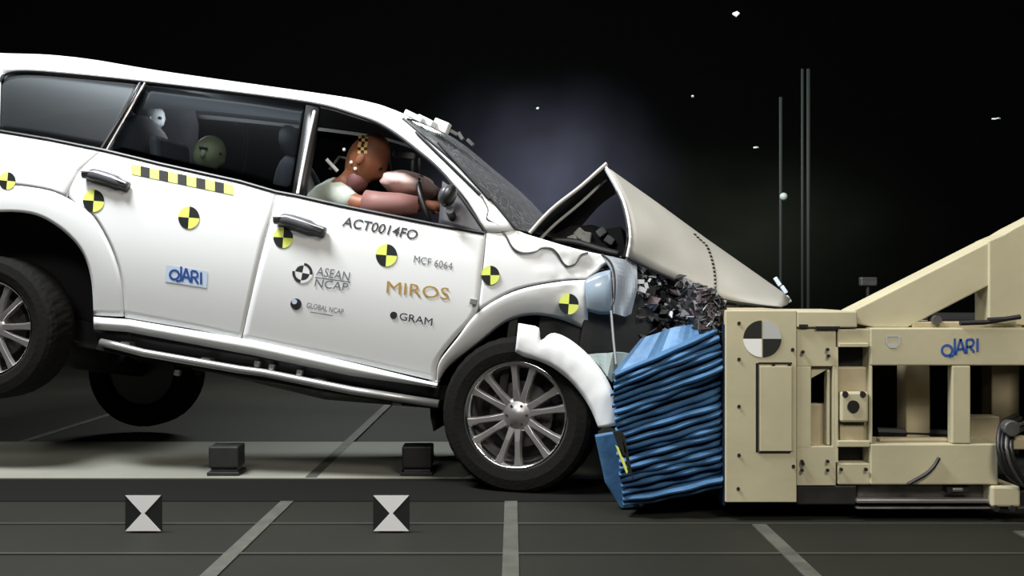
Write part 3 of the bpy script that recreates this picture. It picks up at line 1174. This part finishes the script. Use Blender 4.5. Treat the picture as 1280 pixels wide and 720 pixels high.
def hand(V, E, wrist, d, side, curl):
    """palm, four fingers of unequal length and a thumb from the side of the palm"""
    d = d.normalized()
    wpos = V[wrist][0]
    pal = chain(V, E, wrist, [(wpos + d * .05, .026), (wpos + d * .085, .024)])
    sd = side.normalized()
    dn = curl.normalized()
    for k, ln in enumerate((.062, .072, .066, .05)):
        o = sd * (-.027 + .018 * k)
        b = wpos + d * .095 + o
        chain(V, E, pal[1], [(b, .0095), (b + d * ln * .5 + dn * .012, .009), (b + d * ln * .7 + dn * .04, .008), (b + d * ln * .45 + dn * .06, .0075)])
    t = wpos + d * .04 - sd * .032
    chain(V, E, pal[0], [(t, .0115), (t + d * .03 - sd * .012 + dn * .014, .0105), (t + d * .055 - sd * .006 + dn * .03, .009)])


dm = empty('crash_test_dummy')
dm.matrix_world = MC
tag(dm, 'brown-headed adult crash test dummy thrown forward at the wheel', 'dummy')
yc = .46
V = []; E = []
V.append((loc(378, 335, yc), .14))
tor = chain(V, E, 0, [(loc(388, 300, yc), .13), (loc(402, 268, yc), .135), (loc(418, 246, yc), .11), (loc(432, 230, yc), .06), (loc(440, 221, yc), .058)])
hd = chain(V, E, tor[-1], [(loc(450, 211, yc), .085), (loc(458, 196, yc), .112), (loc(462, 181, yc), .095)])
for s_ in (-1, 1):
    ys = yc + s_ * .17
    sh = chain(V, E, tor[2], [(loc(424, 246, yc + s_ * .10), .075), (loc(430, 249, ys), .058)])
    if s_ < 0:
        ar = chain(V, E, sh[-1], [(loc(448, 256, ys - .02), .052), (loc(470, 258, ys - .02), .056), (loc(500, 257, ys), .050), (loc(524, 257, ys + .03), .036), (loc(536, 256, ys + .05), .028)])
    else:
        ar = chain(V, E, sh[-1], [(loc(450, 262, ys + .02), .048), (loc(468, 264, ys + .02), .046), (loc(500, 252, ys - .02), .042), (loc(530, 240, ys - .04), .028)])
    hand(V, E, ar[-1], Vector((1, .1, .05)), Vector((0, .3, 1)) if s_ < 0 else Vector((0, -.3, 1)), Vector((.1, 1 if s_ < 0 else -1, -.3)))
    lg = chain(V, E, 0, [(loc(395, 340, yc + s_ * .10), .095), (loc(450, 345, yc + s_ * .12), .078), (loc(492, 335, yc + s_ * .12), .060), (loc(510, 365, yc + s_ * .12), .055), (loc(530, 410, yc + s_ * .12), .038), (loc(550, 414, yc + s_ * .12), .036), (loc(570, 412, yc + s_ * .12), .03)])
body = skin_figure('body', V, E, M['skin'], dm)
# head shell with jaw, brow and nose
hc = loc(459, 200, yc)
hrot = Matrix.Rotation(R(26), 3, 'Y')


def headf(p, d):
    q = Vector(p)
    if d.z < 0:
        q.x *= 1 - .12 * abs(d.z); q.y *= 1 - .25 * abs(d.z)
    if d.x > .5:
        nz = math.exp(-((d.z + .12) / .16) ** 2) * math.exp(-(d.y / .16) ** 2)
        q.x += .042 * nz
        br = math.exp(-((d.z - .18) / .12) ** 2)
        q.x += .006 * br
        ey = math.exp(-((d.z - .02) / .10) ** 2) * math.exp(-((abs(d.y) - .32) / .13) ** 2)
        q.x -= .014 * ey
        mo = math.exp(-((d.z + .5) / .07) ** 2) * math.exp(-(d.y / .35) ** 2)
        q.x -= .009 * mo
    return q


g = G(); g.ball(hc, (.115, .095, .158), hrot, 40, 30, f=headf)
head = g.build('head', M['skin'], dm, smooth=True)
for s_ in (-1, 1):
    g = G(); g.ball(hc + hrot @ Vector((.098, s_ * .034, .004)), (.012, .014, .010), None, 10, 8); g.build('eye', M['sblack'], head, smooth=True)
    g = G(); g.ball(hc + hrot @ Vector((-.005, s_ * .096, -.01)), (.022, .010, .034), hrot, 12, 8); g.build('ear', M['skin'], head, smooth=True)
# jaw/neck region in darker pink rubber
g = G(); g.ball(loc(446, 227, yc - .01), (.062, .066, .07), Matrix.Rotation(R(30), 3, 'Y'), 18, 12); g.build('neck_rubber', mat('neck_rubber', (.16, .06, .06), .65), dm, smooth=True)
# shirt over torso and shoulders
V = []; E = []
V.append((loc(378, 330, yc), .155))
t2 = chain(V, E, 0, [(loc(388, 300, yc), .15), (loc(401, 266, yc), .155), (loc(419, 243, yc), .125), (loc(429, 234, yc), .08)])
for s_ in (-1, 1):
    ys = yc + s_ * .17
    chain(V, E, t2[2], [(loc(424, 246, yc + s_ * .10), .09), (loc(430, 249, ys), .072), (loc(446, 256, ys - .02 * (1 if s_ < 0 else -1)), .066)])
skin_figure('shirt', V, E, M['shirt'], dm)
# arm sleeve skin
g = G(); g.tube([loc(456, 252, .265), loc(475, 256, .262), (loc(500, 256, .275)), loc(522, 257, .30)], [.064, .070, .064, .05], 16)
g.build('forearm_skin', M['armskin'], dm, smooth=True)


def near_face(px, py):
    """point on the head ellipsoid's near side"""
    from mathutils.geometry import intersect_ray_tri
    d = R3 @ ray(px, py)
    me = head.data
    best = None
    for p in me.polygons:
        vs = [me.vertices[i].co for i in p.vertices]
        for t in ((0, 1, 2), (0, 2, 3)) if len(vs) == 4 else ((0, 1, 2),):
            h = intersect_ray_tri(vs[t[0]], vs[t[1]], vs[t[2]], d, CAM_L, True)
            if h is not None and (best is None or (h - CAM_L).length < (best - CAM_L).length):
                best = h
    if best is None:
        return loc(px, py, yc - .09)
    return best - d.normalized() * .004


M['orange'] = mat('sticker_orange', (.85, .50, .16), .5)
for cx, cy in ((454, 175), (453, 186)):
    g = G()
    for i in range(3):
        for j in range(3):
            x0 = cx - 6 + i * 4; y0 = cy - 6 + j * 4
            g.add([near_face(x0, y0), near_face(x0, y0 + 4), near_face(x0 + 4, y0 + 4), near_face(x0 + 4, y0)], [(0, 1, 2, 3)], (i + j) % 2)
    g.build('chequer_sticker', [M['orange'], M['sblack']], head)
for cx, cy in ((439, 203), (444, 211), (430, 187)):
    g = G(); g.ball(near_face(cx, cy), (.010, .006, .010), None, 10, 8); g.build('marker_dot', M['white'], head, smooth=True)
G().tube([loc(408, 199, .40), loc(422, 214, .42)], .010, 8).build('marker_rod', M['white'], dm)
G().tube([loc(412, 212, .44), loc(424, 196, .44), loc(434, 198, .44)], .008, 8).build('sensor_cable', M['steel'], dm)


def child(px, py, y, s_, headm, suit, label, r_head):
    root = empty('child_dummy')
    root.matrix_world = MC
    tag(root, label, 'dummy')
    h = loc(px, py, y)
    V = [(h + Vector((-.06, 0, -.42)), .085 * s_)]; E = []
    tr = chain(V, E, 0, [(h + Vector((-.05, 0, -.30)), .09 * s_), (h + Vector((-.03, 0, -.19)), .085 * s_), (h + Vector((-.01, 0, -.11)), .035)])
    for q in (-1, 1):
        a_ = chain(V, E, tr[1], [(h + Vector((-.02, q * .11, -.19)), .038), (h + Vector((.06, q * .14, -.28)), .030), (h + Vector((.16, q * .12, -.27)), .022)])
        hand(V, E, a_[-1], Vector((1, 0, -.2)), Vector((0, 1, 0)), Vector((0, 0, -1)))
        chain(V, E, 0, [(h + Vector((.02, q * .07, -.42)), .06), (h + Vector((.2, q * .09, -.40)), .045), (h + Vector((.25, q * .09, -.52)), .032), (h + Vector((.32, q * .09, -.55)), .026)])
    b = skin_figure('body', V, E, suit, root)
    g = G(); g.ball(h, (r_head, r_head * .88, r_head * 1.12), Matrix.Rotation(R(15), 3, 'Y'), 30, 22,
                    f=lambda p, d: p * (1 + (.18 * math.exp(-((d.z + .1) / .15) ** 2) * math.exp(-(d.y / .2) ** 2) if d.x > .4 else 0)))
    hd_ = g.build('head', headm, root, smooth=True)
    for q in (-1, 1):
        g = G(); g.ball(h + Vector((r_head * .86, q * .033, .005)), (.012, .013, .01), None, 8, 6); g.build('eye', M['sblack'], hd_, smooth=True)
        g = G(); g.ball(h + Vector((0, q * r_head * .88, -.01)), (.018, .008, .024), None, 10, 8); g.build('ear', headm, hd_, smooth=True)
    g = G(); g.box(h + Vector((.0, -r_head * .9, .02)), (.05, .008, .012)); g.build('marker_strip', M['sblack'], hd_)
    return root


child(262, 192, .50, 1.0, M['childhead'], M['childsuit'], 'green-headed child dummy in the back seat of the white car', .092)
child(192, 148, .95, .9, M['palegrey'], M['childsuit'], 'small grey-headed child dummy high behind the rear door glass', .07)


def child_seat(px, py, y, label, m):
    c = loc(px, py, y)
    g = G(); g.box(c + Vector((-.19, 0, -.22)), (.06, .40, .55), Matrix.Rotation(R(-14), 3, 'Y')); root = g.build('child_seat', m, car, bevel=.03)
    g = G(); g.box(c + Vector((.0, 0, -.56)), (.42, .40, .08)); g.build('base', m, root, bevel=.03)
    for q in (-1, 1):
        g = G(); g.box(c + Vector((-.1, q * .19, -.36)), (.2, .035, .16)); g.build('side_wing', m, root, bevel=.015)
        g = G(); g.tube([c + Vector((-.11, q * .05, -.10)), c + Vector((.05, q * .06, -.2)), c + Vector((.07, q * .04, -.42))], .012, 6); g.build('harness_strap', M['palegrey'], root)


child_seat(262, 192, .50, 'dark child seat nearest the rear door, under the green-headed dummy', M['seat'])
child_seat(192, 148, .95, 'grey child seat deeper in the car, under the grey-headed dummy', M['seat'])

# ============================================================ BLUE HONEYCOMB BLOCK
hb = empty('honeycomb_block', (at(840, 620, 4.9).x, 4.9, 0))
tag(hb, 'crushed blue aluminium honeycomb block pressed flat against the cream barrier', 'honeycomb block')
hbinv = Matrix.Translation(-Vector(hb.location))
NL = 22
YH = 4.46
TLc = interp([(767, 466), (765, 500), (770, 540), (774, 590), (778, 636)], NL)
TRc = interp([(896, 409), (903, 440), (906, 500), (909, 560), (909, 613)], NL)
for k in range(NL):
    la, lb = TLc[k], TLc[k + 1]
    ra, rb = TRc[k], TRc[k + 1]
    dl = rnd.uniform(-2, 2)
    pro = rnd.choice((-.03, -.008, .012, .03)) + rnd.uniform(-.008, .008)
    nx = 16
    rows = []
    prof = ((.0, .55), (.0, .2), (.08, .02), (.4, -.004), (.6, -.002), (.85, .008), (1., .03), (1., .2), (1., .55))
    ph = rnd.uniform(0, 6)
    tw = rnd.uniform(-2.5, 2.5)
    for v, dep in prof:
        row = []
        for i in range(nx + 1):
            u = i / nx
            p0 = Vector((la.x + dl, la.y)).lerp(ra, u); p1 = Vector((lb.x + dl, lb.y)).lerp(rb, u)
            arc = 5.0 * math.sin(math.pi * u) * (.4 + .6 * math.sin(k * 1.7))
            q = p0.lerp(p1, v) + Vector((0, arc * .5 + tw * math.sin(u * 5 + ph) * .6))
            Y = YH + pro * math.sin(.6 + 2.2 * u + .3 * k) + .010 * math.sin(u * 17 + ph)
            a = at(q.x, q.y, YH)
            dd = dep
            x = a.x
            if u < .5:
                x += dep * .35 * (1 - 2 * u) if dep > .1 else 0
            x = min(x, .922)
            row.append(Vector((x, Y + dd, a.z)))
        rows.append(row)
    gk = G(); gk.grid(rows)
    n1 = nx + 1
    m1 = len(rows)
    gk.F.append(tuple(j * n1 for j in range(m1))); gk.mi.append(0)
    gk.F.append(tuple(j * n1 + nx for j in range(m1 - 1, -1, -1))); gk.mi.append(0)
    gk.V = [hbinv @ v for v in gk.V]
    gk.build('honeycomb_layer', M['blue'], hb, smooth=False)
# torn top sheet sloping up to the barrier
g = G(); rows = []
cs = coons([(806, 425), (850, 410), (897, 403)], [(766, 468), (830, 450), (896, 414)], n=14, m=5)
for j, r_ in enumerate(cs):
    rows.append([hbinv @ Vector((min(.922, at(p.x, p.y, YH).x), YH + .03 + .10 * (1 - j / 5) + .01 * math.sin(i * 1.3), at(p.x, p.y, YH).z)) for i, p in enumerate(r_)])
G().grid(rows).build('torn_sheet', M['blue'], hb, solid=.006)
# folded corner flap with its target sticker
g = G()
P = [at(x, y, 4.62) for x, y in ((744, 545), (768, 541), (790, 604), (800, 634), (776, 636), (757, 604))]
g.prism([hbinv @ p for p in P], (0, .05, 0))
fp = g.build('corner_flap', M['blue'], hb, bevel=.006)
g = G()
for pts, mi in ((((766, 540), (776, 540), (783, 565), (778, 572)), 1), (((769, 556), (776, 562), (785, 590), (783, 592)), 0), (((776, 538), (781, 545), (792, 600), (785, 588)), 1)):
    g.prism([hbinv @ at(x, y, 4.37) for x, y in pts], (0, .006, 0), mi)
g.build('target_sticker', [M['yellow'], M['sblack']], hb)
# backing plates
g = G(); g.bx(.924 - .0, .932, 4.44, 5.5, .06, .85); g.V = [hbinv @ v for v in g.V]
g.build('backing_plate', M['bluedark'], hb)

# ============================================================ THE BARRIER
YB = 4.40
br = empty('crash_barrier', (1.7, 5.2, 0))
tag(br, 'cream painted steel crash barrier frame with bolted front plate and diagonal brace', 'barrier')
bi = Matrix.Translation(-Vector(br.location))


def bp(g, name, m, bevel=.006, parent=None, smooth=False, label=None):
    g.V = [bi @ v for v in g.V]
    o = g.build(name, m, parent or br, bevel=bevel, smooth=smooth)
    if label:
        o['label'] = label
    return o


XF = at(907, 400, YB).x + .008
z0, z1 = at(0, 628, YB).z, at(0, 388, YB).z
xr = at(996, 0, YB).x
# front block spans the barrier's width
g = G(); g.bx(XF, xr, YB + .02, YB + 2.0, z0, z1); bp(g, 'front_block', M['cream2'])
g = G(); g.pbox(907, 388, 996, 628, YB, .02); fplate = bp(g, 'front_plate', M['cream'], .004)
# inset panel and its grooves
g = G(); g.pbox(950, 458, 990, 564, YB - .008, .009); bp(g, 'inset_panel', M['cream'], .002)
g = G()
g.pbox(945, 454, 948.5, 565, YB - .004, .005); g.pbox(948, 453, 990, 455, YB - .004, .005); g.pbox(949, 565, 988, 566.3, YB - .004, .005)
bp(g, 'panel_groove', M['black'], 0)
g = G(); g.pbox(990, 458, 991.5, 564, YB - .004, .005); bp(g, 'panel_groove', M['cream2'], 0)
# round quartered target
def tq(px, py): return bi @ at(px, py, YB - .003)


for q in range(4):
    n = 9; a0 = q * math.pi / 2; r = 23
    cxy = (953 + (.8 if q in (0, 3) else -.8), 423.5)
    P = [tq(*cxy)] + [tq(cxy[0] + r * math.cos(a0 + math.pi / 2 * k / (n - 1)), cxy[1] - r * math.sin(a0 + math.pi / 2 * k / (n - 1))) for k in range(n)]
    g = G(); g.prism(P, (0, .002, 0)); g.build('target_quarter', M['sblack'] if q in (1, 3) else M['palegrey'] if q == 0 else M['white'], br)
for x, y in ((924, 404), (924, 449), (924, 508), (924, 569), (923, 611), (967, 457), (987, 457), (967, 562), (987, 562), (991, 437), (992, 583), (1004, 440), (1035, 437), (1036, 445),
             (1003, 577), (1003, 588), (1035, 577), (1035, 588), (1004, 580), (1052, 587), (1083, 587)):
    g = G(); a = at(x, y, YB - .006); g.tube([a, a + Vector((0, .012, 0))], .0075, 8); bp(g, 'bolt', M['black'], 0)
# second plate with slot
Y2 = YB + .012
g = G()
g.pbox(996, 410, 1045, 458, Y2, .10); g.pbox(996, 458, 1014, 560, Y2, .10); g.pbox(996, 558, 1045, 607, Y2, .10)
g.pbox(1041, 458, 1047, 560, Y2, .10)
bp(g, 'side_plate', M['cream'], .003)
g = G(); g.prism([at(x, y, Y2 + .02) for x, y in ((1014, 473), (1041, 458), (1041, 450), (1014, 450))], (0, .07, 0)); bp(g, 'slot_gusset', M['cream'], .002)
g = G(); g.pbox(1012, 505, 1042, 562, Y2 + .07, .05); bp(g, 'slot_back_panel', M['cream2'])
g = G(); g.pbox(1034, 462, 1038, 557, Y2 + .015, .05); bp(g, 'slot_rib', M['cream'])
# top rail block
g = G(); g.pbox(996, 389, 1072, 409.5, YB, .5); bp(g, 'top_rail', M['cream'], .006)
g = G(); g.pbox(999, 405.5, 1010, 409, YB - .003, .004); g.pbox(1020, 408, 1050, 411, YB - .003, .004); bp(g, 'rail_slot', M['black'], 0)
g = G(); g.pbox(1072, 398, 1100, 409, YB + .08, .4); bp(g, 'brace_foot', M['black'], 0)
# load cell column
g = G(); g.pbox(1047, 411, 1088, 434, Y2, .2); bp(g, 'cell_column_head', M['cream'])
g = G(); g.pbox(1049, 429, 1086, 434, YB - .006, .03); bp(g, 'cell_cover_lip', M['cream'], .003)
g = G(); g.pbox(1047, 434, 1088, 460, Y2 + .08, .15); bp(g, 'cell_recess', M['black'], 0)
g = G(); g.pbox(1047, 459, 1088, 554, Y2 + .03, .2); bp(g, 'cell_column', M['cream2'])
g = G(); g.pbox(1051, 490, 1086, 528, YB - .005, .05); lc = bp(g, 'load_cell', M['cream'], .01)
g = G(); a = at(1067, 508, YB - .012); g.tube([a, a + Vector((0, .02, 0))], .026, 16); bp(g, 'load_cell_bore', M['black'], 0)
for x in (1057, 1079):
    g = G(); a = at(x, 493, YB - .010); g.tube([a, a + Vector((0, .02, 0))], .013, 10); bp(g, 'load_cell_bolt', M['dark'], 0)
g = G(); g.pbox(1050, 531, 1080, 551, YB + .025, .02); bp(g, 'cell_lower_pad', M['cream2'], .003)
g = G(); g.pbox(1047, 551, 1088, 559, YB + .0, .08); bp(g, 'cell_shelf', M['cream'], .004)
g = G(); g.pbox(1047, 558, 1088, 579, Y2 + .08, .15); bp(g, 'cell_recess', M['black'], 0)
g = G(); g.pbox(1047, 579, 1088, 606, Y2, .2); bp(g, 'cell_column_foot', M['cream'])
g = G(); g.pbox(1045, 434, 1048, 578, Y2 - .004, .12); g.pbox(1086.5, 434, 1090, 578, Y2 - .004, .12); bp(g, 'cell_column_flange', M['cream'], .002)
# long beams
g = G(); g.pbox(1088, 410, 1420, 457, YB, .22); tb_ = bp(g, 'upper_beam', M['cream'])
g = G(); g.pbox(1088, 555, 1248, 606, YB, .22); bp(g, 'lower_beam', M['cream'])
g = G(); g.pbox(1190, 457, 1213.5, 555, YB, .05); bp(g, 'beam_post', M['cream'])
g = G(); g.pbox(1088, 457, 1091, 555, YB + .002, .2); bp(g, 'beam_post', M['cream'])
g = G(); g.pbox(1100, 548, 1188, 553, YB + .05, .05); bp(g, 'lower_ledge', M['cream2'])
# inner columns seen through the openings
for x0, x1, Y, m in ((1133, 1163, 4.68, 'cream2'), (1240, 1275, 5.2, 'cream2'), (1060, 1085, 5.6, 'cream2'), (1300, 1340, 4.9, 'cream2')):
    g = G(); a = at(x0, 0, Y).x; b = at(x1, 0, Y).x; g.bx(a, b, Y, Y + .12, .10, .86); bp(g, 'inner_column', M[m])
g = G(); g.bx(1.25, 3.0, YB + .45, 6.2, .80, .86); bp(g, 'shade_cover', M['dark'])  # unseen cover added over the frame to keep its inside dark
g = G(); g.bx(1.3, 3.0, 5.9, 6.05, .1, .8); bp(g, 'shade_backing', M['dark'])  # dark sheet added to blacken the view through the openings
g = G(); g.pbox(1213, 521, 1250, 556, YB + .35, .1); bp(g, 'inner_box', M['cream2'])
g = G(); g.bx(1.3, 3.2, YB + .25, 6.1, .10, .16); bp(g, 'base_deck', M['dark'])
g = G(); a = at(1096, 540, YB + .3); g.tube([a, at(1188, 543, YB + .3)], .022, 8); bp(g, 'tie_bar', M['dark'], 0)
# rear frame block holding the brace, beyond the right edge
g = G(); g.pbox(1420, 262, 1500, 628, YB - .02, .3); bp(g, 'rear_frame', M['cream'])
# brace
for dy in (.05,):
    g = G(); g.prism([at(x, y, YB) + Vector((0, dy, 0)) for x, y in ((1070, 389), (1248, 299), (1258, 296), (1420, 205), (1420, 275), (1243, 357), (1140, 410), (1098, 410), (1070, 404))], (0, .16, 0)); bp(g, 'diagonal_brace', M['cream'])
    g = G(); g.prism([at(x, y, YB - .01) + Vector((0, dy, 0)) for x, y in ((1243, 300), (1262, 292), (1275, 284), (1330, 256), (1330, 410), (1243, 404))], (0, .14, 0)); bp(g, 'brace_column', M['cream'])
g = G(); g.pbox(1140, 402, 1278, 410, YB + .05, .1); bp(g, 'brace_lower_rail', M['cream2'])
g = G(); a = at(1172, 400, YB + .03); g.tube([a, a + Vector((0, .06, 0))], .02, 10); bp(g, 'pivot_pin', M['steel'], 0)
for a_, b_ in (((1200, 404), (1262, 398)), ((1235, 400), (1275, 396))):
    g = G(); g.tube([at(*a_, YB), at((a_[0] + b_[0]) / 2, a_[1] - 1, YB), at(*b_, YB)], .012, 6); bp(g, 'cable_bundle', M['dark'], 0)
# emblem and small shield on the beam
jari(lambda x, y: bi @ at(x, y, YB - .003), 1184, 438, 8, -.14, M['blueprint'], br)
g = G()
for pts in (((1107, 419), (1125, 419), (1125, 421), (1107, 421)), ((1107, 421), (1109, 421), (1109, 429), (1107, 429)), ((1123, 421), (1125, 421), (1125, 429), (1123, 429)), ((1107, 429), (1125, 429), (1120, 435), (1112, 435))):
    g.add([tq(*p) for p in pts], [(3, 2, 1, 0)])
g.build('shield_emblem', M['palegrey'], br)
# base: dark foot, rail, brackets
g = G(); g.bx(XF + .02, at(1500, 0, YB).x, YB + .25, YB + 1.9, .006, z0); bp(g, 'plinth', M['dark'])
g = G(); g.pbox(996, 607, 1071, 631, YB + .02, .3); bp(g, 'dark_foot', M['dark'])
g = G(); g.pbox(1071, 606, 1236, 622, YB + .06, .2); bp(g, 'rail_web', M['steel'])
g = G(); g.pbox(1071, 624, 1236, 629.5, YB + .0, .06); bp(g, 'floor_rail', M['alloy'])
g = G(); g.pbox(1071, 634, 1290, 637, YB + .0, .1); bp(g, 'floor_rail', M['steel'])
g = G(); g.pbox(1184, 607, 1212, 617, YB + .02, .06); bp(g, 'rail_bracket', M['dark'])
g = G(); g.pbox(1191, 610, 1205, 615, YB + .01, .02); bp(g, 'bracket_face', M['alloy'])
g = G(); g.pbox(1240, 608, 1276, 634, YB - .02, .2); bp(g, 'corner_foot', M['cream'], .01)
for x in (1246, 1266):
    g = G(); a = at(x, 636, YB - .03); g.tube([a, a + Vector((0, .03, 0))], .014, 8); bp(g, 'foot_bolt', M['dark'], 0)
# hanging strap and hoses
g = G(); g.tube(smooth_poly([at(x, y, YB - .012) for x, y in ((1174, 572), (1168, 582), (1158, 592), (1146, 599), (1135, 605))], 4), .0085, 6); bp(g, 'strap', M['black'], 0)
for k, (x, m) in enumerate(((1246, 'black'), (1250, 'black'), (1256, 'steel'), (1262, 'black'))):
    g = G(); g.tube(smooth_poly([at(x + 26, 518 + k * 5, YB + .10), at(x + 6, 530 + k * 4, YB + .0), at(x + 2, 560, YB - .06), at(x + 10, 588, YB - .06), at(x + 30, 604 + k * 3, YB - .03), at(x + 70, 612, YB)], 5), .010, 8)
    bp(g, 'hydraulic_hose', M[m], 0, smooth=True)
g = G(); a = at(1266, 536, YB - .06); g.tube([a, a + Vector((0, .05, 0))], .035, 14); bp(g, 'hose_coupling', M['steel'], .005)
g = G(); g.pbox(1262, 548, 1300, 562, YB - .03, .1); bp(g, 'hose_mount', M['cream2'], .005)

# ============================================================ SMALL THINGS ON THE FLOOR


def hourglass(px, label):
    Y = 4.19
    a = at(px, 667, Y)
    s_ = .15
    root = empty('target_board', (a.x, Y, 0.0))
    tag(root, label, 'target board', 'black and white hourglass target boards on the floor')
    g = G(); g.bx(-s_ / 2, s_ / 2, 0, .012, .006, .006 + s_); g.build('board', M['sblack'], root, bevel=.002)
    for sg in (1, -1):
        zc = .006 + s_ / 2
        g = G(); e = s_ / 2 - .002
        P = [Vector((-e, -.002, zc + sg * e)), Vector((e, -.002, zc + sg * e)), Vector((.006, -.002, zc)), Vector((-.006, -.002, zc))]
        g.prism(P, (0, .0015, 0)); g.build('white_triangle', M['palegrey'] if 0 else M['white'], root)
    g = G(); g.bx(-.05, .05, .012, .07, .0, .012); g.build('foot', M['dark'], root)


hourglass(489, 'hourglass target board on the floor left of the front wheel')
hourglass(179, 'hourglass target board on the floor below the rear door')
for px, lab in ((279, 'squat black box on the pale track plate, below the side step'), (521, 'squat black box on the pale track plate, beside the front wheel')):
    Y = 5.40
    a = at(px, 597, Y)
    root = empty('floor_box', (a.x, Y, .012))
    tag(root, lab, 'box')
    g = G(); g.bx(-.08, .08, 0, .14, .04, .155); g.build('housing', M['dark'], root, bevel=.008)
    g = G(); g.bx(-.085, .085, -.01, .15, 0, .02); g.build('base', M['dark'], root, bevel=.004)
    g = G(); g.bx(-.07, .07, .02, .12, .02, .04); g.build('plinth', M['steel'], root)

# poles in the dark behind
for px, m_, lab, r_ in ((976, 'pole', 'leftmost of the three thin grey poles in the dark behind the bonnet tip', .014),
                        (1003, 'pole', 'middle one of the three thin grey poles in the dark behind the bonnet tip', .012),
                        (1010.5, 'pole', 'rightmost of the three thin grey poles in the dark behind the bonnet tip', .016)):
    a = at(px, 400, 9.0)
    root = empty('steel_pole', (a.x, 9.0, 0)); tag(root, lab, 'pole')
    g = G(); g.tube([(0, 0, .01), (0, 0, 2.7 if px < 1000 else 2.95)], r_, 10); g.build('shaft', M[m_], root, smooth=True)
    g = G(); g.bx(-.022, .022, -.03, .03, 0, .012); g.build('base_plate', M['dark'], root)
    if px < 1000:
        g = G(); g.ball((.02, -.02, at(0, 246, 9.0).z), (.035, .035, .035), None, 12, 8); g.build('clamp', M['frag'], root, smooth=True)
# low grey lamp head on a stand behind the brace
a = at(1085, 352, 8.0)
root = empty('lamp_stand', (a.x, 8.0, 0)); tag(root, 'small grey lamp head on a stand in the dark behind the brace', 'stand')
g = G(); g.box((0, 0, a.z), (.13, .06, .07)); g.build('lamp_head', M['steel'], root, bevel=.01)
g = G(); g.tube([(0, 0, .01), (0, 0, a.z - .03)], .015, 8); g.build('pole', M['dark'], root)
g = G(); g.bx(-.15, .15, -.15, .15, 0, .02); g.build('base', M['dark'], root)

# flying glass chips
for (px, py, Y, s_, lab) in ((1245, 149, 5.2, .020, 'sliver of broken glass in the air at the far right, over the brace'),
                             (945, 185, 5.4, .014, 'tiny glass chip in the air left of the grey poles'),
                             (920, 18, 5.6, .030, 'pale green glass chip flying highest, near the top edge'),
                             (866, 120, 5.8, .012, 'glass chip flying between the bonnet peak and the top edge'),
                             (672, 136, 5.5, .012, 'glass chip flying just above the smoke')):
    g = G(); c = at(px, py, Y)
    r1 = Matrix.Rotation(rnd.uniform(0, 3), 3, 'X') @ Matrix.Rotation(rnd.uniform(0, 3), 3, 'Z')
    V = [r1 @ Vector(v) * s_ for v in ((-1, -.4, 0), (.2, -.6, .1), (1, .1, 0), (.1, .7, -.1), (-.7, .4, .1))]
    g.prism(V, r1 @ Vector((0, 0, .006)))
    o = g.build('glass_chip', M['frag'], location=None); o.location = c
    tag(o, lab, 'glass chip')

# ============================================================ SMOKE


def smoke(mname, col, dens, label, centre, scale):
    sm = bpy.data.materials.new(mname)
    sm.use_nodes = True
    nt = sm.node_tree
    nt.nodes.clear()
    out = nt.nodes.new('ShaderNodeOutputMaterial')
    vs = nt.nodes.new('ShaderNodeVolumePrincipled')
    vs.inputs['Color'].default_value = (*col, 1)
    vs.inputs['Anisotropy'].default_value = .2
    tc = nt.nodes.new('ShaderNodeTexCoord')
    nz = nt.nodes.new('ShaderNodeTexNoise')
    nz.inputs['Scale'].default_value = 1.6
    nz.inputs['Detail'].default_value = 4
    nt.links.new(tc.outputs['Object'], nz.inputs['Vector'])
    ln = nt.nodes.new('ShaderNodeVectorMath')
    ln.operation = 'LENGTH'
    nt.links.new(tc.outputs['Object'], ln.inputs[0])

    def mrange(sock, a, b, c, d):
        m = nt.nodes.new('ShaderNodeMapRange')
        for k, v in zip(('From Min', 'From Max', 'To Min', 'To Max'), (a, b, c, d)):
            m.inputs[k].default_value = v
        nt.links.new(sock, m.inputs['Value'])
        return m.outputs['Result']
    f = mrange(ln.outputs['Value'], .05, 1.0, 1.0, 0.0)
    n = mrange(nz.outputs['Fac'], .35, .7, .1, 1.0)
    p = None
    for a, b in ((f, n), (None, f), (None, dens)):
        mm = nt.nodes.new('ShaderNodeMath')
        mm.operation = 'MULTIPLY'
        nt.links.new(p if a is None else a, mm.inputs[0])
        if isinstance(b, float):
            mm.inputs[1].default_value = b
        else:
            nt.links.new(b, mm.inputs[1])
        p = mm.outputs[0]
    nt.links.new(p, vs.inputs['Density'])
    nt.links.new(vs.outputs[0], out.inputs['Volume'])
    g = G(); g.ball((0, 0, 0), (1, 1, 1), None, 24, 16)
    o = g.build('smoke_cloud', sm, smooth=True)
    o.location = centre
    o.scale = scale
    tag(o, label, 'smoke', kind='stuff')


smoke('smoke_blue', (.60, .62, .93), .75, 'thin bluish smoke rising in front of the windscreen behind the bonnet', at(680, 245, 7.95), (1.3, .9, 1.15))
smoke('smoke_green', (.72, .85, .60), .14, 'faint grey-green haze hanging in the dark behind the poles', at(930, 300, 11.6), (2.6, 1.7, 1.5))
